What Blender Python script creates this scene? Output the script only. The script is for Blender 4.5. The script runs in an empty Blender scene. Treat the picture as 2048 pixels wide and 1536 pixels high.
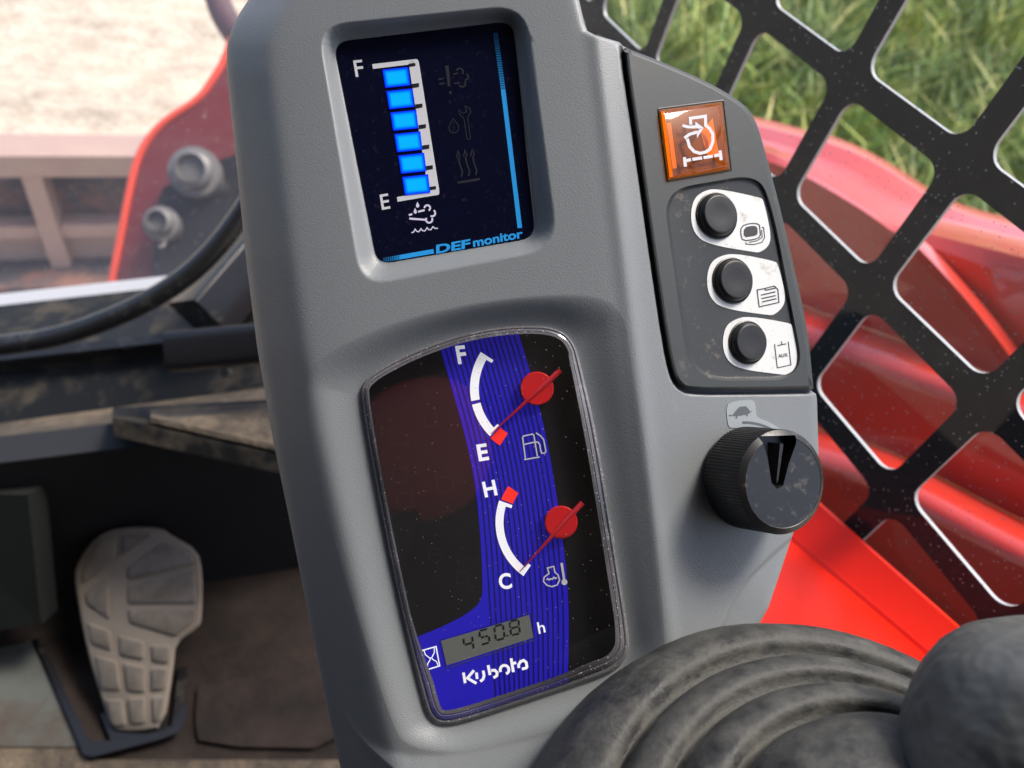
import bpy, bmesh, math, random
import numpy as np
from mathutils import Vector, Matrix
random.seed(4); rng = np.random.default_rng(4)
scn = bpy.context.scene
R = math.radians
# ------------------------------------------------------------------ camera
F = 1480.0                      # focal length in photo pixels (2048 wide)
PITCH, ROLL = R(42), R(10)
C = Vector((0, 0, 1.30))
_f = Vector((0, math.cos(PITCH), -math.sin(PITCH)))
_r0 = Vector((1, 0, 0)); _u0 = Vector((0, math.sin(PITCH), math.cos(PITCH)))
_r = _r0*math.cos(ROLL) + _u0*math.sin(ROLL)
_u = -_r0*math.sin(ROLL) + _u0*math.cos(ROLL)
cd = bpy.data.cameras.new('camera'); cam = bpy.data.objects.new('camera', cd)
scn.collection.objects.link(cam); scn.camera = cam
m = Matrix((_r, _u, -_f)).transposed().to_4x4(); m.translation = C
cam.matrix_world = m
cd.sensor_width = 36; cd.lens = F/2048*36; cd.clip_start = 0.01; cd.clip_end = 500
cd.dof.use_dof = True; cd.dof.focus_distance = 0.214; cd.dof.aperture_fstop = 12.5
# ------------------------------------------------------------------ world and sun
TOSUN = Vector((0.42, 0.25, 0.87)).normalized()
w = bpy.data.worlds.new('World'); scn.world = w; w.use_nodes = True
nt = w.node_tree; bg = nt.nodes['Background']
sky = nt.nodes.new('ShaderNodeTexSky'); sky.sky_type = 'NISHITA'; sky.sun_disc = False
sky.sun_elevation = math.asin(TOSUN.z); sky.sun_rotation = math.atan2(TOSUN.x, TOSUN.y)
sky.dust_density = 3.0; sky.air_density = 0.95; sky.ozone_density = 1.0
nt.links.new(sky.outputs[0], bg.inputs[0]); bg.inputs[1].default_value = 0.13
sd = bpy.data.lights.new('sun', 'SUN'); sd.energy = 1.5; sd.angle = R(15); sd.color = (1, .95, .87)
so = bpy.data.objects.new('sun', sd); scn.collection.objects.link(so)
so.rotation_euler = TOSUN.to_track_quat('Z', 'Y').to_euler(); so.location = (2, 2, 6)
scn.view_settings.view_transform = 'Standard'; scn.view_settings.look = 'None'
scn.view_settings.exposure = 1.25; scn.view_settings.gamma = 1
scn.render.resolution_x = 1024; scn.render.resolution_y = 768
scn.render.engine = 'CYCLES'

# ------------------------------------------------------------------ helpers
def ray(u, v): return _r*((u-1024)/F) + _u*((768-v)/F) + _f
class Plane:
    def __init__(s, o, n, up=None):
        s.o = Vector(o); s.n = Vector(n).normalized()
        up = Vector(up) if up else _u
        s.ey = (up - s.n*up.dot(s.n)).normalized(); s.ex = s.ey.cross(s.n)
    def pix(s, u, v, h=0.0):
        d = ray(u, v); t = (s.o + s.n*h - C).dot(s.n)/d.dot(s.n)
        return C + d*t
    def depth(s, u, v):
        d = ray(u, v); return (s.o - C).dot(s.n)/d.dot(s.n)
    def loc(s, u, v, h=0.0):
        p = s.pix(u, v, h) - s.o; return p.dot(s.ex), p.dot(s.ey)
    def pt(s, x, y, h=0.0): return s.o + s.ex*x + s.ey*y + s.n*h
D0 = 0.21; PX = D0/F                     # one photo pixel on the console face, in metres
con = Plane(C + _f*D0, -_f)
def cp(u, v, h=0.0): return con.pix(u, v, h*PX)      # h in pixels
def Z(x0, y0, sc): return lambda x, y: (x0 + x/sc, y0 + y/sc)
zd = Z(640, 20, 2.954); zc = Z(700, 620, 3.491); zt = Z(740, 960, 2.953); zs = Z(1220, 60, 2.075)
zb = Z(1360, 360, 3.657); zw = Z(1290, 190, 8.53); zk = Z(1280, 760, 4.267); zl = Z(820, 1220, 6.4)
zp = Z(0, 1000, 2.695); zr = Z(1550, 750, 2.793)
def P(z, *pts): return [z(*p) for p in pts]

def make(name, verts, faces, mat, parent=None, smooth=None, loc=None, face=False):
    me = bpy.data.meshes.new(name)
    o = bpy.data.objects.new(name, me); scn.collection.objects.link(o)
    if parent is not None:
        base = Vector(parent['_w']); loc = Vector(loc) if loc is not None else base
        o.parent = parent; o.location = loc - base
    else:
        if loc is None:
            a = np.array([tuple(v) for v in verts]); loc = ((a[:, 0].min()+a[:, 0].max())/2, (a[:, 1].min()+a[:, 1].max())/2, a[:, 2].min())
        loc = Vector(loc); o.location = loc
    o['_w'] = tuple(loc)
    me.from_pydata([tuple(Vector(v) - loc) for v in verts], [], faces)
    me.materials.append(mat)
    bm = bmesh.new(); bm.from_mesh(me); bmesh.ops.recalc_face_normals(bm, faces=bm.faces[:]); bm.to_mesh(me); bm.free()
    if face and me.polygons[0].normal.dot(C-loc-me.polygons[0].center) < 0: me.flip_normals()
    if smooth is not None:
        me.shade_smooth()
        if smooth < 180: me.set_sharp_from_angle(angle=R(smooth))
    me.update(); return o
def empty(name, loc, label, cat, group=None):
    o = bpy.data.objects.new(name, None); scn.collection.objects.link(o); o.location = loc; o['_w'] = tuple(loc)
    o.empty_display_size = .02; tag(o, label, cat, group); return o
def tag(o, label, cat, group=None):
    o['label'] = label; o['category'] = cat
    if group: o['group'] = group
    return o
def struct(o): o['kind'] = 'structure'; return o
class MB:
    def __init__(s): s.v = []; s.f = []
    def add(s, vs, fs):
        n = len(s.v); s.v += list(vs); s.f += [tuple(i+n for i in f) for f in fs]
    def poly(s, pts): s.add(pts, [tuple(range(len(pts)))])
    def prism(s, lo, hi):                      # two loops of equal length
        n = len(lo); s.add(list(lo)+list(hi), [tuple(range(n))[::-1], tuple(range(n, 2*n))] + [(i, (i+1) % n, n+(i+1) % n, n+i) for i in range(n)])
    def loft(s, rings, closed=True, cap0=False, cap1=False):
        n = len(rings[0]); vs = [p for r_ in rings for p in r_]; fs = []
        for k in range(len(rings)-1):
            for i in range(n if closed else n-1):
                j = (i+1) % n; fs.append((k*n+i, k*n+j, (k+1)*n+j, (k+1)*n+i))
        if cap0: fs.append(tuple(range(n))[::-1])
        if cap1: fs.append(tuple(range((len(rings)-1)*n, len(rings)*n)))
        s.add(vs, fs)
    def build(s, name, mat, parent=None, **k): return make(name, s.v, s.f, mat, parent, **k)
def chaikin(pts, n=2, closed=True):
    for _ in range(n):
        q = []; L = len(pts)
        for i in range(L if closed else L-1):
            a, b = pts[i], pts[(i+1) % L]
            q += [tuple(a[k]*.75+b[k]*.25 for k in range(len(a))), tuple(a[k]*.25+b[k]*.75 for k in range(len(a)))]
        pts = q if closed else [pts[0]] + q + [pts[-1]]
    return pts
def roundpoly(pts, rad, seg=5):
    out = []; n = len(pts)
    for i in range(n):
        r_ = rad[i] if isinstance(rad, (list, tuple)) else rad
        a, b, c = Vector(pts[i-1]), Vector(pts[i]), Vector(pts[(i+1) % n])
        d1, d2 = a-b, c-b; r1 = min(r_, d1.length*.48); r2 = min(r_, d2.length*.48)
        if r_ <= 0: out.append(tuple(b)); continue
        p0 = b+d1.normalized()*r1; p2 = b+d2.normalized()*r2
        for k in range(seg+1):
            t = k/seg; q = p0*(1-t)**2 + b*2*t*(1-t)*1.0 + p2*t*t
            out.append((q.x, q.y))
    return out
def resample(pts, n, closed=True):
    a = np.array(pts, float)
    if closed: a = np.vstack([a, a[:1]])
    s = np.r_[0, np.cumsum(np.linalg.norm(np.diff(a, axis=0), axis=1))]
    t = np.linspace(0, s[-1], n+1 if closed else n)
    if closed: t = t[:-1]
    return list(zip(*[np.interp(t, s, a[:, k]) for k in range(a.shape[1])]))
def offset(pts, d):
    """inset a closed pixel outline by d (positive inward)"""
    n = len(pts); A = sum(pts[i][0]*pts[(i+1) % n][1]-pts[(i+1) % n][0]*pts[i][1] for i in range(n)); sg = 1 if A > 0 else -1
    out = []
    for i in range(n):
        a, b, c = pts[i-1], pts[i], pts[(i+1) % n]
        tx, ty = c[0]-a[0], c[1]-a[1]; L = math.hypot(tx, ty) or 1
        out.append((b[0]-sg*ty/L*d, b[1]+sg*tx/L*d))
    return out
def ribbon(mb, pts, wd, fn, closed=False):
    """flat stroke of width wd (pixels) along pts, fn maps a pixel to a point"""
    n = len(pts); L = []; Rr = []
    for i in range(n):
        b = pts[i]
        a = pts[i-1] if (i or closed) else None; c = pts[(i+1) % n] if (i < n-1 or closed) else None
        def nd(p, q):
            x, y = q[0]-p[0], q[1]-p[1]; l = math.hypot(x, y) or 1; return (-y/l, x/l)
        if a and c:
            n1, n2 = nd(a, b), nd(b, c); mx, my = n1[0]+n2[0], n1[1]+n2[1]; l2 = mx*mx+my*my
            k = 2/max(l2, .6); mx, my = mx*k/1, my*k/1; mx, my = mx, my
        elif c: mx, my = nd(b, c)
        else: mx, my = nd(a, b)
        L.append((b[0]+mx*wd/2, b[1]+my*wd/2)); Rr.append((b[0]-mx*wd/2, b[1]-my*wd/2))
    vs = [fn(*p) for p in L] + [fn(*p) for p in Rr]
    mb.add(vs, [(i, (i+1) % n, n+(i+1) % n, n+i) for i in range(n if closed else n-1)])
def arcpts(cx, cy, rx, ry, a0, a1, n=12, rot=0.0):
    out = []
    for k in range(n+1):
        a = R(a0+(a1-a0)*k/n); x, y = rx*math.cos(a), ry*math.sin(a)
        out.append((cx+x*math.cos(rot)-y*math.sin(rot), cy+x*math.sin(rot)+y*math.cos(rot)))
    return out
def textmesh(txt, bold=0.0, shear=0.0):
    cu = bpy.data.curves.new('t', 'FONT'); cu.body = txt; cu.size = 1; cu.offset = bold; cu.shear = shear; cu.resolution_u = 4
    o = bpy.data.objects.new('t', cu); scn.collection.objects.link(o)
    dg = bpy.context.evaluated_depsgraph_get(); me = bpy.data.meshes.new_from_object(o.evaluated_get(dg))
    vs = [tuple(v.co) for v in me.vertices]; fs = [tuple(p.vertices) for p in me.polygons]
    bpy.data.objects.remove(o); bpy.data.curves.remove(cu); bpy.data.meshes.remove(me)
    return vs, fs
def text(name, txt, bl, br, tl, fn, mat, parent, bold=0.0, mb=None):
    """text between pixel baseline ends bl, br, top-left of its tallest letter at tl"""
    vs, fs = textmesh(txt, bold); a = np.array(vs); x0, x1 = a[:, 0].min(), a[:, 0].max(); y0, y1 = a[:, 1].min(), a[:, 1].max()
    out = []
    for x, y, _ in vs:
        s = (x-x0)/(x1-x0); t = (y-y0)/(y1-y0)
        out.append(fn(bl[0]+s*(br[0]-bl[0])+t*(tl[0]-bl[0]), bl[1]+s*(br[1]-bl[1])+t*(tl[1]-bl[1])))
    if mb is not None: mb.add(out, fs); return
    return make(name, out, fs, mat, parent)

# ------------------------------------------------------------------ materials
def mat(name, col, rough=.5, metal=0, spec=.5, coat=0, emit=None, es=0, grain=None, dust=None, dcol=(.42, .36, .28), dscale=60, dthr=(.5, .75), var=0, vscale=20, coatr=.05):
    M = bpy.data.materials.new(name); M.use_nodes = True; N = M.node_tree.nodes; L = M.node_tree.links
    b = N['Principled BSDF']; b.inputs['Roughness'].default_value = rough; b.inputs['Metallic'].default_value = metal
    b.inputs['Specular IOR Level'].default_value = spec; b.inputs['Coat Weight'].default_value = coat; b.inputs['Coat Roughness'].default_value = coatr
    b.inputs['Base Color'].default_value = (*col, 1)
    if emit: b.inputs['Emission Color'].default_value = (*emit, 1); b.inputs['Emission Strength'].default_value = es
    tc = None
    def noise(sc, det=4, ro=.6):
        nonlocal tc
        if tc is None: tc = N.new('ShaderNodeTexCoord')
        t = N.new('ShaderNodeTexNoise'); t.inputs['Scale'].default_value = sc; t.inputs['Detail'].default_value = det; t.inputs['Roughness'].default_value = ro
        L.new(tc.outputs['Object'], t.inputs['Vector']); return t
    src = None
    if var:
        t = noise(vscale); r_ = N.new('ShaderNodeMixRGB'); r_.blend_type = 'MULTIPLY'; r_.inputs[1].default_value = (*col, 1)
        cr = N.new('ShaderNodeValToRGB'); cr.color_ramp.elements[0].position = .3; cr.color_ramp.elements[1].position = .7
        cr.color_ramp.elements[0].color = (1-var,)*3+(1,); cr.color_ramp.elements[1].color = (1+var*.3,)*3+(1,)
        L.new(t.outputs['Fac'], cr.inputs[0]); L.new(cr.outputs[0], r_.inputs[2]); r_.inputs[0].default_value = 1; src = r_.outputs[0]
    if dust:
        t = noise(dscale, 8, .7); cr = N.new('ShaderNodeValToRGB'); cr.color_ramp.elements[0].position = dthr[0]; cr.color_ramp.elements[1].position = dthr[1]
        cr.color_ramp.elements[1].color = (dust,)*3+(1,)
        L.new(t.outputs['Fac'], cr.inputs[0]); mx = N.new('ShaderNodeMixRGB'); L.new(cr.outputs[0], mx.inputs[0])
        if src: L.new(src, mx.inputs[1])
        else: mx.inputs[1].default_value = (*col, 1)
        mx.inputs[2].default_value = (*dcol, 1); src = mx.outputs[0]
        rm = N.new('ShaderNodeMapRange'); rm.inputs[3].default_value = rough; rm.inputs[4].default_value = .9; L.new(cr.outputs[0], rm.inputs[0]); L.new(rm.outputs[0], b.inputs['Roughness'])
    if src: L.new(src, b.inputs['Base Color'])
    if grain:
        t = noise(grain[0], 2, .5); bp = N.new('ShaderNodeBump'); bp.inputs['Strength'].default_value = grain[1]; bp.inputs['Distance'].default_value = grain[2]
        L.new(t.outputs['Fac'], bp.inputs['Height']); L.new(bp.outputs[0], b.inputs['Normal'])
    M.diffuse_color = (*col, 1); return M
def glass(name, refl=.05, haze=.03, hcol=(.6, .57, .5), speck=(900, .09), rough=.02, smear=None, tint=(1, 1, 1), gmul=1.0):
    """clear pane: transparent, fresnel reflection, thin dust film, dust specks"""
    M = bpy.data.materials.new(name); M.use_nodes = True; N = M.node_tree.nodes; L = M.node_tree.links
    N.remove(N['Principled BSDF']); out = N['Material Output']
    tr = N.new('ShaderNodeBsdfTransparent'); tr.inputs[0].default_value = (*tint, 1)
    gl = N.new('ShaderNodeBsdfGlossy'); gl.inputs['Roughness'].default_value = rough
    lw = N.new('ShaderNodeLayerWeight'); lw.inputs[0].default_value = .5            # Schlick fresnel, the same from both sides
    pw = N.new('ShaderNodeMath'); pw.operation = 'POWER'; pw.inputs[1].default_value = 5; L.new(lw.outputs['Facing'], pw.inputs[0])
    mu = N.new('ShaderNodeMath'); mu.operation = 'MULTIPLY_ADD'; mu.inputs[1].default_value = .9; mu.inputs[2].default_value = .042*gmul; mu.use_clamp = True; L.new(pw.outputs[0], mu.inputs[0])
    mx = N.new('ShaderNodeMixShader'); L.new(mu.outputs[0], mx.inputs[0]); L.new(tr.outputs[0], mx.inputs[1]); L.new(gl.outputs[0], mx.inputs[2])
    df = N.new('ShaderNodeBsdfDiffuse'); df.inputs[0].default_value = (*hcol, 1)
    tc = N.new('ShaderNodeTexCoord')
    vo = N.new('ShaderNodeTexVoronoi'); vo.inputs['Scale'].default_value = speck[0]; L.new(tc.outputs['Object'], vo.inputs['Vector'])
    lt = N.new('ShaderNodeMapRange'); lt.inputs[1].default_value = speck[1]; lt.inputs[2].default_value = speck[1]*1.6; lt.inputs[3].default_value = .75; lt.inputs[4].default_value = 0
    no = N.new('ShaderNodeTexNoise'); no.inputs['Scale'].default_value = speck[0]*.03; no.inputs['Detail'].default_value = 6; L.new(tc.outputs['Object'], no.inputs['Vector'])
    cr = N.new('ShaderNodeMapRange'); cr.inputs[1].default_value = .35; cr.inputs[2].default_value = .75; cr.inputs[3].default_value = haze*.4; cr.inputs[4].default_value = haze*1.7
    L.new(vo.outputs['Distance'], lt.inputs[0]); L.new(no.outputs['Fac'], cr.inputs[0])
    ad = N.new('ShaderNodeMath'); ad.operation = 'ADD'; ad.use_clamp = True; L.new(lt.outputs[0], ad.inputs[0]); L.new(cr.outputs[0], ad.inputs[1])
    fac = ad.outputs[0]
    if smear:
        n2 = N.new('ShaderNodeTexNoise'); n2.inputs['Scale'].default_value = smear[0]; n2.inputs['Detail'].default_value = 7; n2.inputs['Roughness'].default_value = .75; n2.inputs['Distortion'].default_value = 1.2
        L.new(tc.outputs['Object'], n2.inputs['Vector']); c2 = N.new('ShaderNodeMapRange'); c2.inputs[1].default_value = smear[1]; c2.inputs[2].default_value = smear[1]+.1; c2.inputs[4].default_value = smear[2]
        L.new(n2.outputs['Fac'], c2.inputs[0]); a2 = N.new('ShaderNodeMath'); a2.operation = 'ADD'; a2.use_clamp = True; L.new(fac, a2.inputs[0]); L.new(c2.outputs[0], a2.inputs[1]); fac = a2.outputs[0]
    m2 = N.new('ShaderNodeMixShader'); L.new(fac, m2.inputs[0]); L.new(mx.outputs[0], m2.inputs[1]); L.new(df.outputs[0], m2.inputs[2])
    L.new(m2.outputs[0], out.inputs[0]); return M

M_grey = mat('grey_plastic', (.215, .23, .24), .40, spec=.5, grain=(2600, .32, .0003), dust=.5, dcol=(.33, .28, .21), dscale=85, dthr=(.63, .78))
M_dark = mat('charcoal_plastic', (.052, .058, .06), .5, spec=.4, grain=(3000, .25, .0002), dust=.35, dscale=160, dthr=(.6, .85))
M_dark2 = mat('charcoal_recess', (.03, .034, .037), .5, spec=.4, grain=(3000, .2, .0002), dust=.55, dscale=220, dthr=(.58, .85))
M_black = mat('black_plastic', (.014, .014, .015), .38, spec=.5, dust=.5, dscale=300, dthr=(.56, .8), dcol=(.3, .29, .26))
M_blackc = mat('black_cap', (.018, .018, .018), .42, spec=.45, grain=(3500, .3, .0001))
M_white = mat('white_label', (.74, .75, .74), .4, dust=.8, dscale=260, dthr=(.57, .75), dcol=(.3, .27, .2))
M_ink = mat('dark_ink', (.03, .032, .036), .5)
M_screen = mat('screen_glass', (.004, .005, .018), .06, spec=.5, dust=.12, dscale=500, dthr=(.58, .8), dcol=(.2, .2, .22))
M_prt = mat('white_print', (.55, .55, .57), .4, emit=(.9, .92, 1), es=.05)
M_prtb = mat('backlit_print', (.8, .8, .82), .4, emit=(.95, .96, 1), es=.2)
M_prtm = mat('mauve_print', (.5, .48, .6), .4, emit=(.8, .75, 1), es=.1)
M_ghost = mat('unlit_icon', (.022, .022, .028), .4)
M_ghost2 = mat('unlit_icon_dial', (.026, .02, .022), .4)
M_cyan = mat('cyan_print', (.02, .27, .62), .35, emit=(.02, .3, .8), es=.10)
M_dial = mat('dial_black', (.006, .006, .008), .45)
M_blue = mat('dial_blue', (.012, .008, .36), .45, emit=(.015, .008, .5), es=.16)
M_stripe = mat('dial_pinstripe', (.006, .004, .12), .45)
M_redp = mat('red_print', (.85, .03, .02), .4, emit=(1, .03, .02), es=.2)
M_needle = mat('red_needle', (.66, .015, .02), .3, emit=(1, .01, .015), es=.01, coat=.4)
M_lcd = mat('lcd_grey', (.17, .185, .17), .3, spec=.4)
M_lcdd = mat('lcd_segment', (.012, .013, .014), .4)
M_rim = glass('clear_rim', haze=.42, hcol=(.36, .35, .38), speck=(700, .12), rough=.12, smear=(90, .58, .45), tint=(.55, .55, .56), gmul=2.0)
M_lens = glass('clear_lens', haze=.012, speck=(620, .055), rough=.02, gmul=1.9)
M_red = mat('red_paint', (.60, .032, .014), .34, coat=.8, coatr=.04, dust=.25, dscale=30, dthr=(.55, .85), dcol=(.5, .25, .2))
M_redtrim = mat('red_trim_plastic', (.92, .02, .004), .42, spec=.3)
M_screenmesh = mat('black_steel', (.008, .016, .021), .6, spec=.12, dust=.2, dscale=240, dthr=(.55, .85), dcol=(.17, .19, .2))
M_cut = mat('lit_cut_edge', (.42, .43, .44), .35)  # pale colour paints in the light caught by the hole edges
M_pane = glass('side_pane_glass', haze=.011, hcol=(.46, .54, .6), speck=(340, .10), smear=(330, .66, .55), rough=.02, gmul=.55)
M_front = glass('front_pane_glass', haze=.055, hcol=(.62, .56, .54), speck=(150, .06), smear=(30, .63, .6), rough=.05)
M_rubber = mat('black_rubber', (.024, .025, .025), .5, spec=.35, dust=.62, dscale=130, dthr=(.36, .74), dcol=(.17, .165, .145), grain=(700, .4, .0005))
M_rubber2 = mat('grip_rubber', (.075, .078, .076), .5, dust=.5, dscale=40, dthr=(.45, .8), dcol=(.2, .2, .18), grain=(110, .5, .004))
M_frame = mat('cab_black_paint', (.014, .0145, .0145), .5, spec=.2, dust=.7, dscale=19, dthr=(.5, .74), dcol=(.15, .12, .085))
M_gloss = mat('gloss_black', (.014, .014, .016), .25, spec=.4, dust=.4, dscale=25, dthr=(.58, .8), dcol=(.3, .26, .2))
M_tube = mat('tube_black', (.022, .022, .023), .2, dust=.5, dscale=30, dthr=(.55, .8), dcol=(.2, .18, .15))
M_alu = mat('pale_seal', (.62, .62, .64), .45)
M_floor = mat('floor_mat', (.022, .017, .015), .8, spec=.2, dust=.7, dscale=16, dthr=(.4, .75), dcol=(.07, .05, .04), grain=(120, .5, .002))
M_mud = mat('dried_mud', (.07, .055, .042), .9, dust=.8, dscale=22, dthr=(.42, .66), dcol=(.24, .18, .12), grain=(200, .8, .003))
M_mudl = mat('pale_dust', (.26, .22, .16), .95)
M_cavity = mat('cavity_shade', (.012, .012, .014), .7)
M_pedal = mat('pedal_pad', (.25, .215, .18), .6, dust=.7, dscale=50, dthr=(.42, .66), dcol=(.15, .125, .10), grain=(400, .3, .0006))
M_pedalb = mat('pedal_rib', (.3, .255, .21), .75, dust=.6, dscale=60, dthr=(.4, .75), dcol=(.36, .29, .22))
M_liner = mat('roof_liner', (.03, .03, .032), .8)
M_rust = mat('rusty_steel', (.07, .062, .07), .75, dust=.75, dscale=5, dthr=(.45, .62), dcol=(.33, .14, .08), var=.3, vscale=3)
M_rust2 = mat('pale_rust', (.42, .28, .23), .7, dust=.6, dscale=7, dthr=(.45, .7), dcol=(.5, .36, .26))
M_steel = mat('grey_fitting', (.15, .14, .135), .5, metal=.2, dust=.5, dscale=30, dthr=(.5, .8))
M_hose = mat('hose_mauve', (.1, .05, .055), .6)
M_maroon = mat('dark_red_paint', (.16, .012, .014), .4, coat=.3, dust=.3, dscale=14, dthr=(.45, .8), dcol=(.2, .14, .13))  # arm plate is a darker red than its edge tube
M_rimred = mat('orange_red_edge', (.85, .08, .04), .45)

# ------------------------------------------------------------------ ground
def groundmat():
    M = mat('pale_gravel', (.50, .40, .29), .95, var=.35, vscale=2.2, dust=.8, dscale=7, dthr=(.4, .62), dcol=(.66, .56, .43), grain=(30, .9, .02))
    return M
make_g = MB(); make_g.poly([Vector((-150, -150, 0)), Vector((150, -150, 0)), Vector((150, 150, 0)), Vector((-150, 150, 0))])
struct(make_g.build('ground', groundmat()))
GX = -1.4
mg = MB(); N_ = 60
for i in range(N_+1):
    y = 1.5 + 63*i/N_; e = GX+.9+.25*math.sin(i*1.7)
    mg.v += [Vector((e, y, .004)), Vector((80, y, .004))]
mg.f = [(2*i, 2*i+1, 2*i+3, 2*i+2) for i in range(N_)]
struct(mg.build('grass_verge', mat('grass_soil', (.10, .13, .04), .9, var=.5, vscale=3)))

def grass():
    n = 90000
    d = .9 + 9*rng.random(n)**1.6; x = GX + .9 + rng.random(n)**1.2*8; y = 1.6 + rng.random(n)**1.3*9
    h = .10 + .30*rng.random(n)**2 + .12*(np.sin(x*2.1)*np.cos(y*1.7) > .3)
    wd = .005 + .014*rng.random(n); a = rng.random(n)*2*np.pi; b = rng.random(n)*2*np.pi; le = h*(.25+.8*rng.random(n))
    bx, by = np.cos(a)*wd, np.sin(a)*wd; lx, ly = np.cos(b)*le, np.sin(b)*le
    V = np.zeros((n, 5, 3))
    V[:, 0] = np.c_[x-bx, y-by, 0*x]; V[:, 1] = np.c_[x+bx, y+by, 0*x]
    V[:, 2] = np.c_[x+bx*.7+lx*.35, y+by*.7+ly*.35, h*.65]; V[:, 3] = np.c_[x-bx*.7+lx*.35, y-by*.7+ly*.35, h*.65]
    V[:, 4] = np.c_[x+lx, y+ly, h*.95]
    me = bpy.data.meshes.new('grass'); me.vertices.add(n*5); me.vertices.foreach_set('co', V.reshape(-1))
    k = np.arange(n)*5
    li = np.c_[k, k+1, k+2, k+3, k+3, k+2, k+4].reshape(-1)
    me.loops.add(n*7); me.loops.foreach_set('vertex_index', li)
    st = np.c_[np.arange(n)*7, np.arange(n)*7+4].reshape(-1); me.polygons.add(n*2); me.polygons.foreach_set('loop_start', st)
    me.update(calc_edges=True)
    M = bpy.data.materials.new('grass_blade'); M.use_nodes = True; N = M.node_tree.nodes; L = M.node_tree.links; bs = N['Principled BSDF']
    g = N.new('ShaderNodeNewGeometry'); cr = N.new('ShaderNodeValToRGB'); e = cr.color_ramp.elements
    e[0].color = (.07, .17, .02, 1); e[1].color = (.55, .5, .22, 1); e.new(.45).color = (.22, .33, .05, 1); e.new(.75).color = (.4, .45, .12, 1)
    L.new(g.outputs['Random Per Island'], cr.inputs[0])
    tn = N.new('ShaderNodeTexNoise'); tn.inputs['Scale'].default_value = 2.2; tn.inputs['Detail'].default_value = 3; L.new(g.outputs['Position'], tn.inputs['Vector'])
    c2 = N.new('ShaderNodeValToRGB'); c2.color_ramp.elements[0].position = .38; c2.color_ramp.elements[1].position = .62; c2.color_ramp.elements[0].color = (.45, .55, .45, 1); c2.color_ramp.elements[1].color = (1.35, 1.2, .9, 1)
    L.new(tn.outputs['Fac'], c2.inputs[0]); mm = N.new('ShaderNodeMixRGB'); mm.blend_type = 'MULTIPLY'; mm.inputs[0].default_value = 1; L.new(cr.outputs[0], mm.inputs[1]); L.new(c2.outputs[0], mm.inputs[2]); L.new(mm.outputs[0], bs.inputs['Base Color']); bs.inputs['Roughness'].default_value = .55
    bs.inputs['Transmission Weight'].default_value = 0
    me.materials.append(M); o = bpy.data.objects.new('grass', me); scn.collection.objects.link(o); o['kind'] = 'stuff'
    tag(o, 'tall green and straw coloured grass growing beside the machine', 'grass')
grass()

# ------------------------------------------------------------------ rusty rail lying on the gravel (left, through the front window)
gp = Plane((0, 0, 0), (0, 0, 1), (0, 1, 0))
A = gp.pix(-260, 566); B = gp.pix(300, 545)
dr = (B-A).normalized(); nr = Vector((dr.y, -dr.x, 0)); nr = nr if nr.y < 0 else -nr
rp = Plane(A, nr, (0, 0, 1))
H_ = rp.pix(120, 305).z
E0, E1 = A - dr*.6, B + dr*.9; up = Vector((0, 0, 1)); bk = -nr
rail = empty('steel_rail', (E0+E1)/2*1.0, 'rusty steel channel rail with upright rib lying on the pale gravel', 'rail')
def boxbar(name, a, b, y0, y1, z0, z1, m_, par):
    mb = MB(); q = [(y0, z0), (y1, z0), (y1, z1), (y0, z1)]
    mb.prism([a+bk*y+up*z for y, z in q], [b+bk*y+up*z for y, z in q]); return mb.build(name, m_, par)
boxbar('web', E0, E1, .06, .08, .02, H_-.02, M_rust, rail)
boxbar('top_flange', E0, E1, -.02, .10, H_-.055, H_, M_rust2, rail)
boxbar('bottom_flange', E0, E1, -.10, .10, 0, .035, M_rust, rail)
boxbar('lower_ledge', E0, E1, -.0, .059, .12, .155, M_rust2, rail)
boxbar('lower_plate', E0, E1, .03, .059, .036, .119, M_rust2, rail)
for uu in (108, -150):
    p = rp.pix(uu, 480); p.z = 0; boxbar('stiffener_rib', p-dr*.022, p+dr*.022, -.015, .0585, .036, H_-.056, M_rust2, rail)

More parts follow.
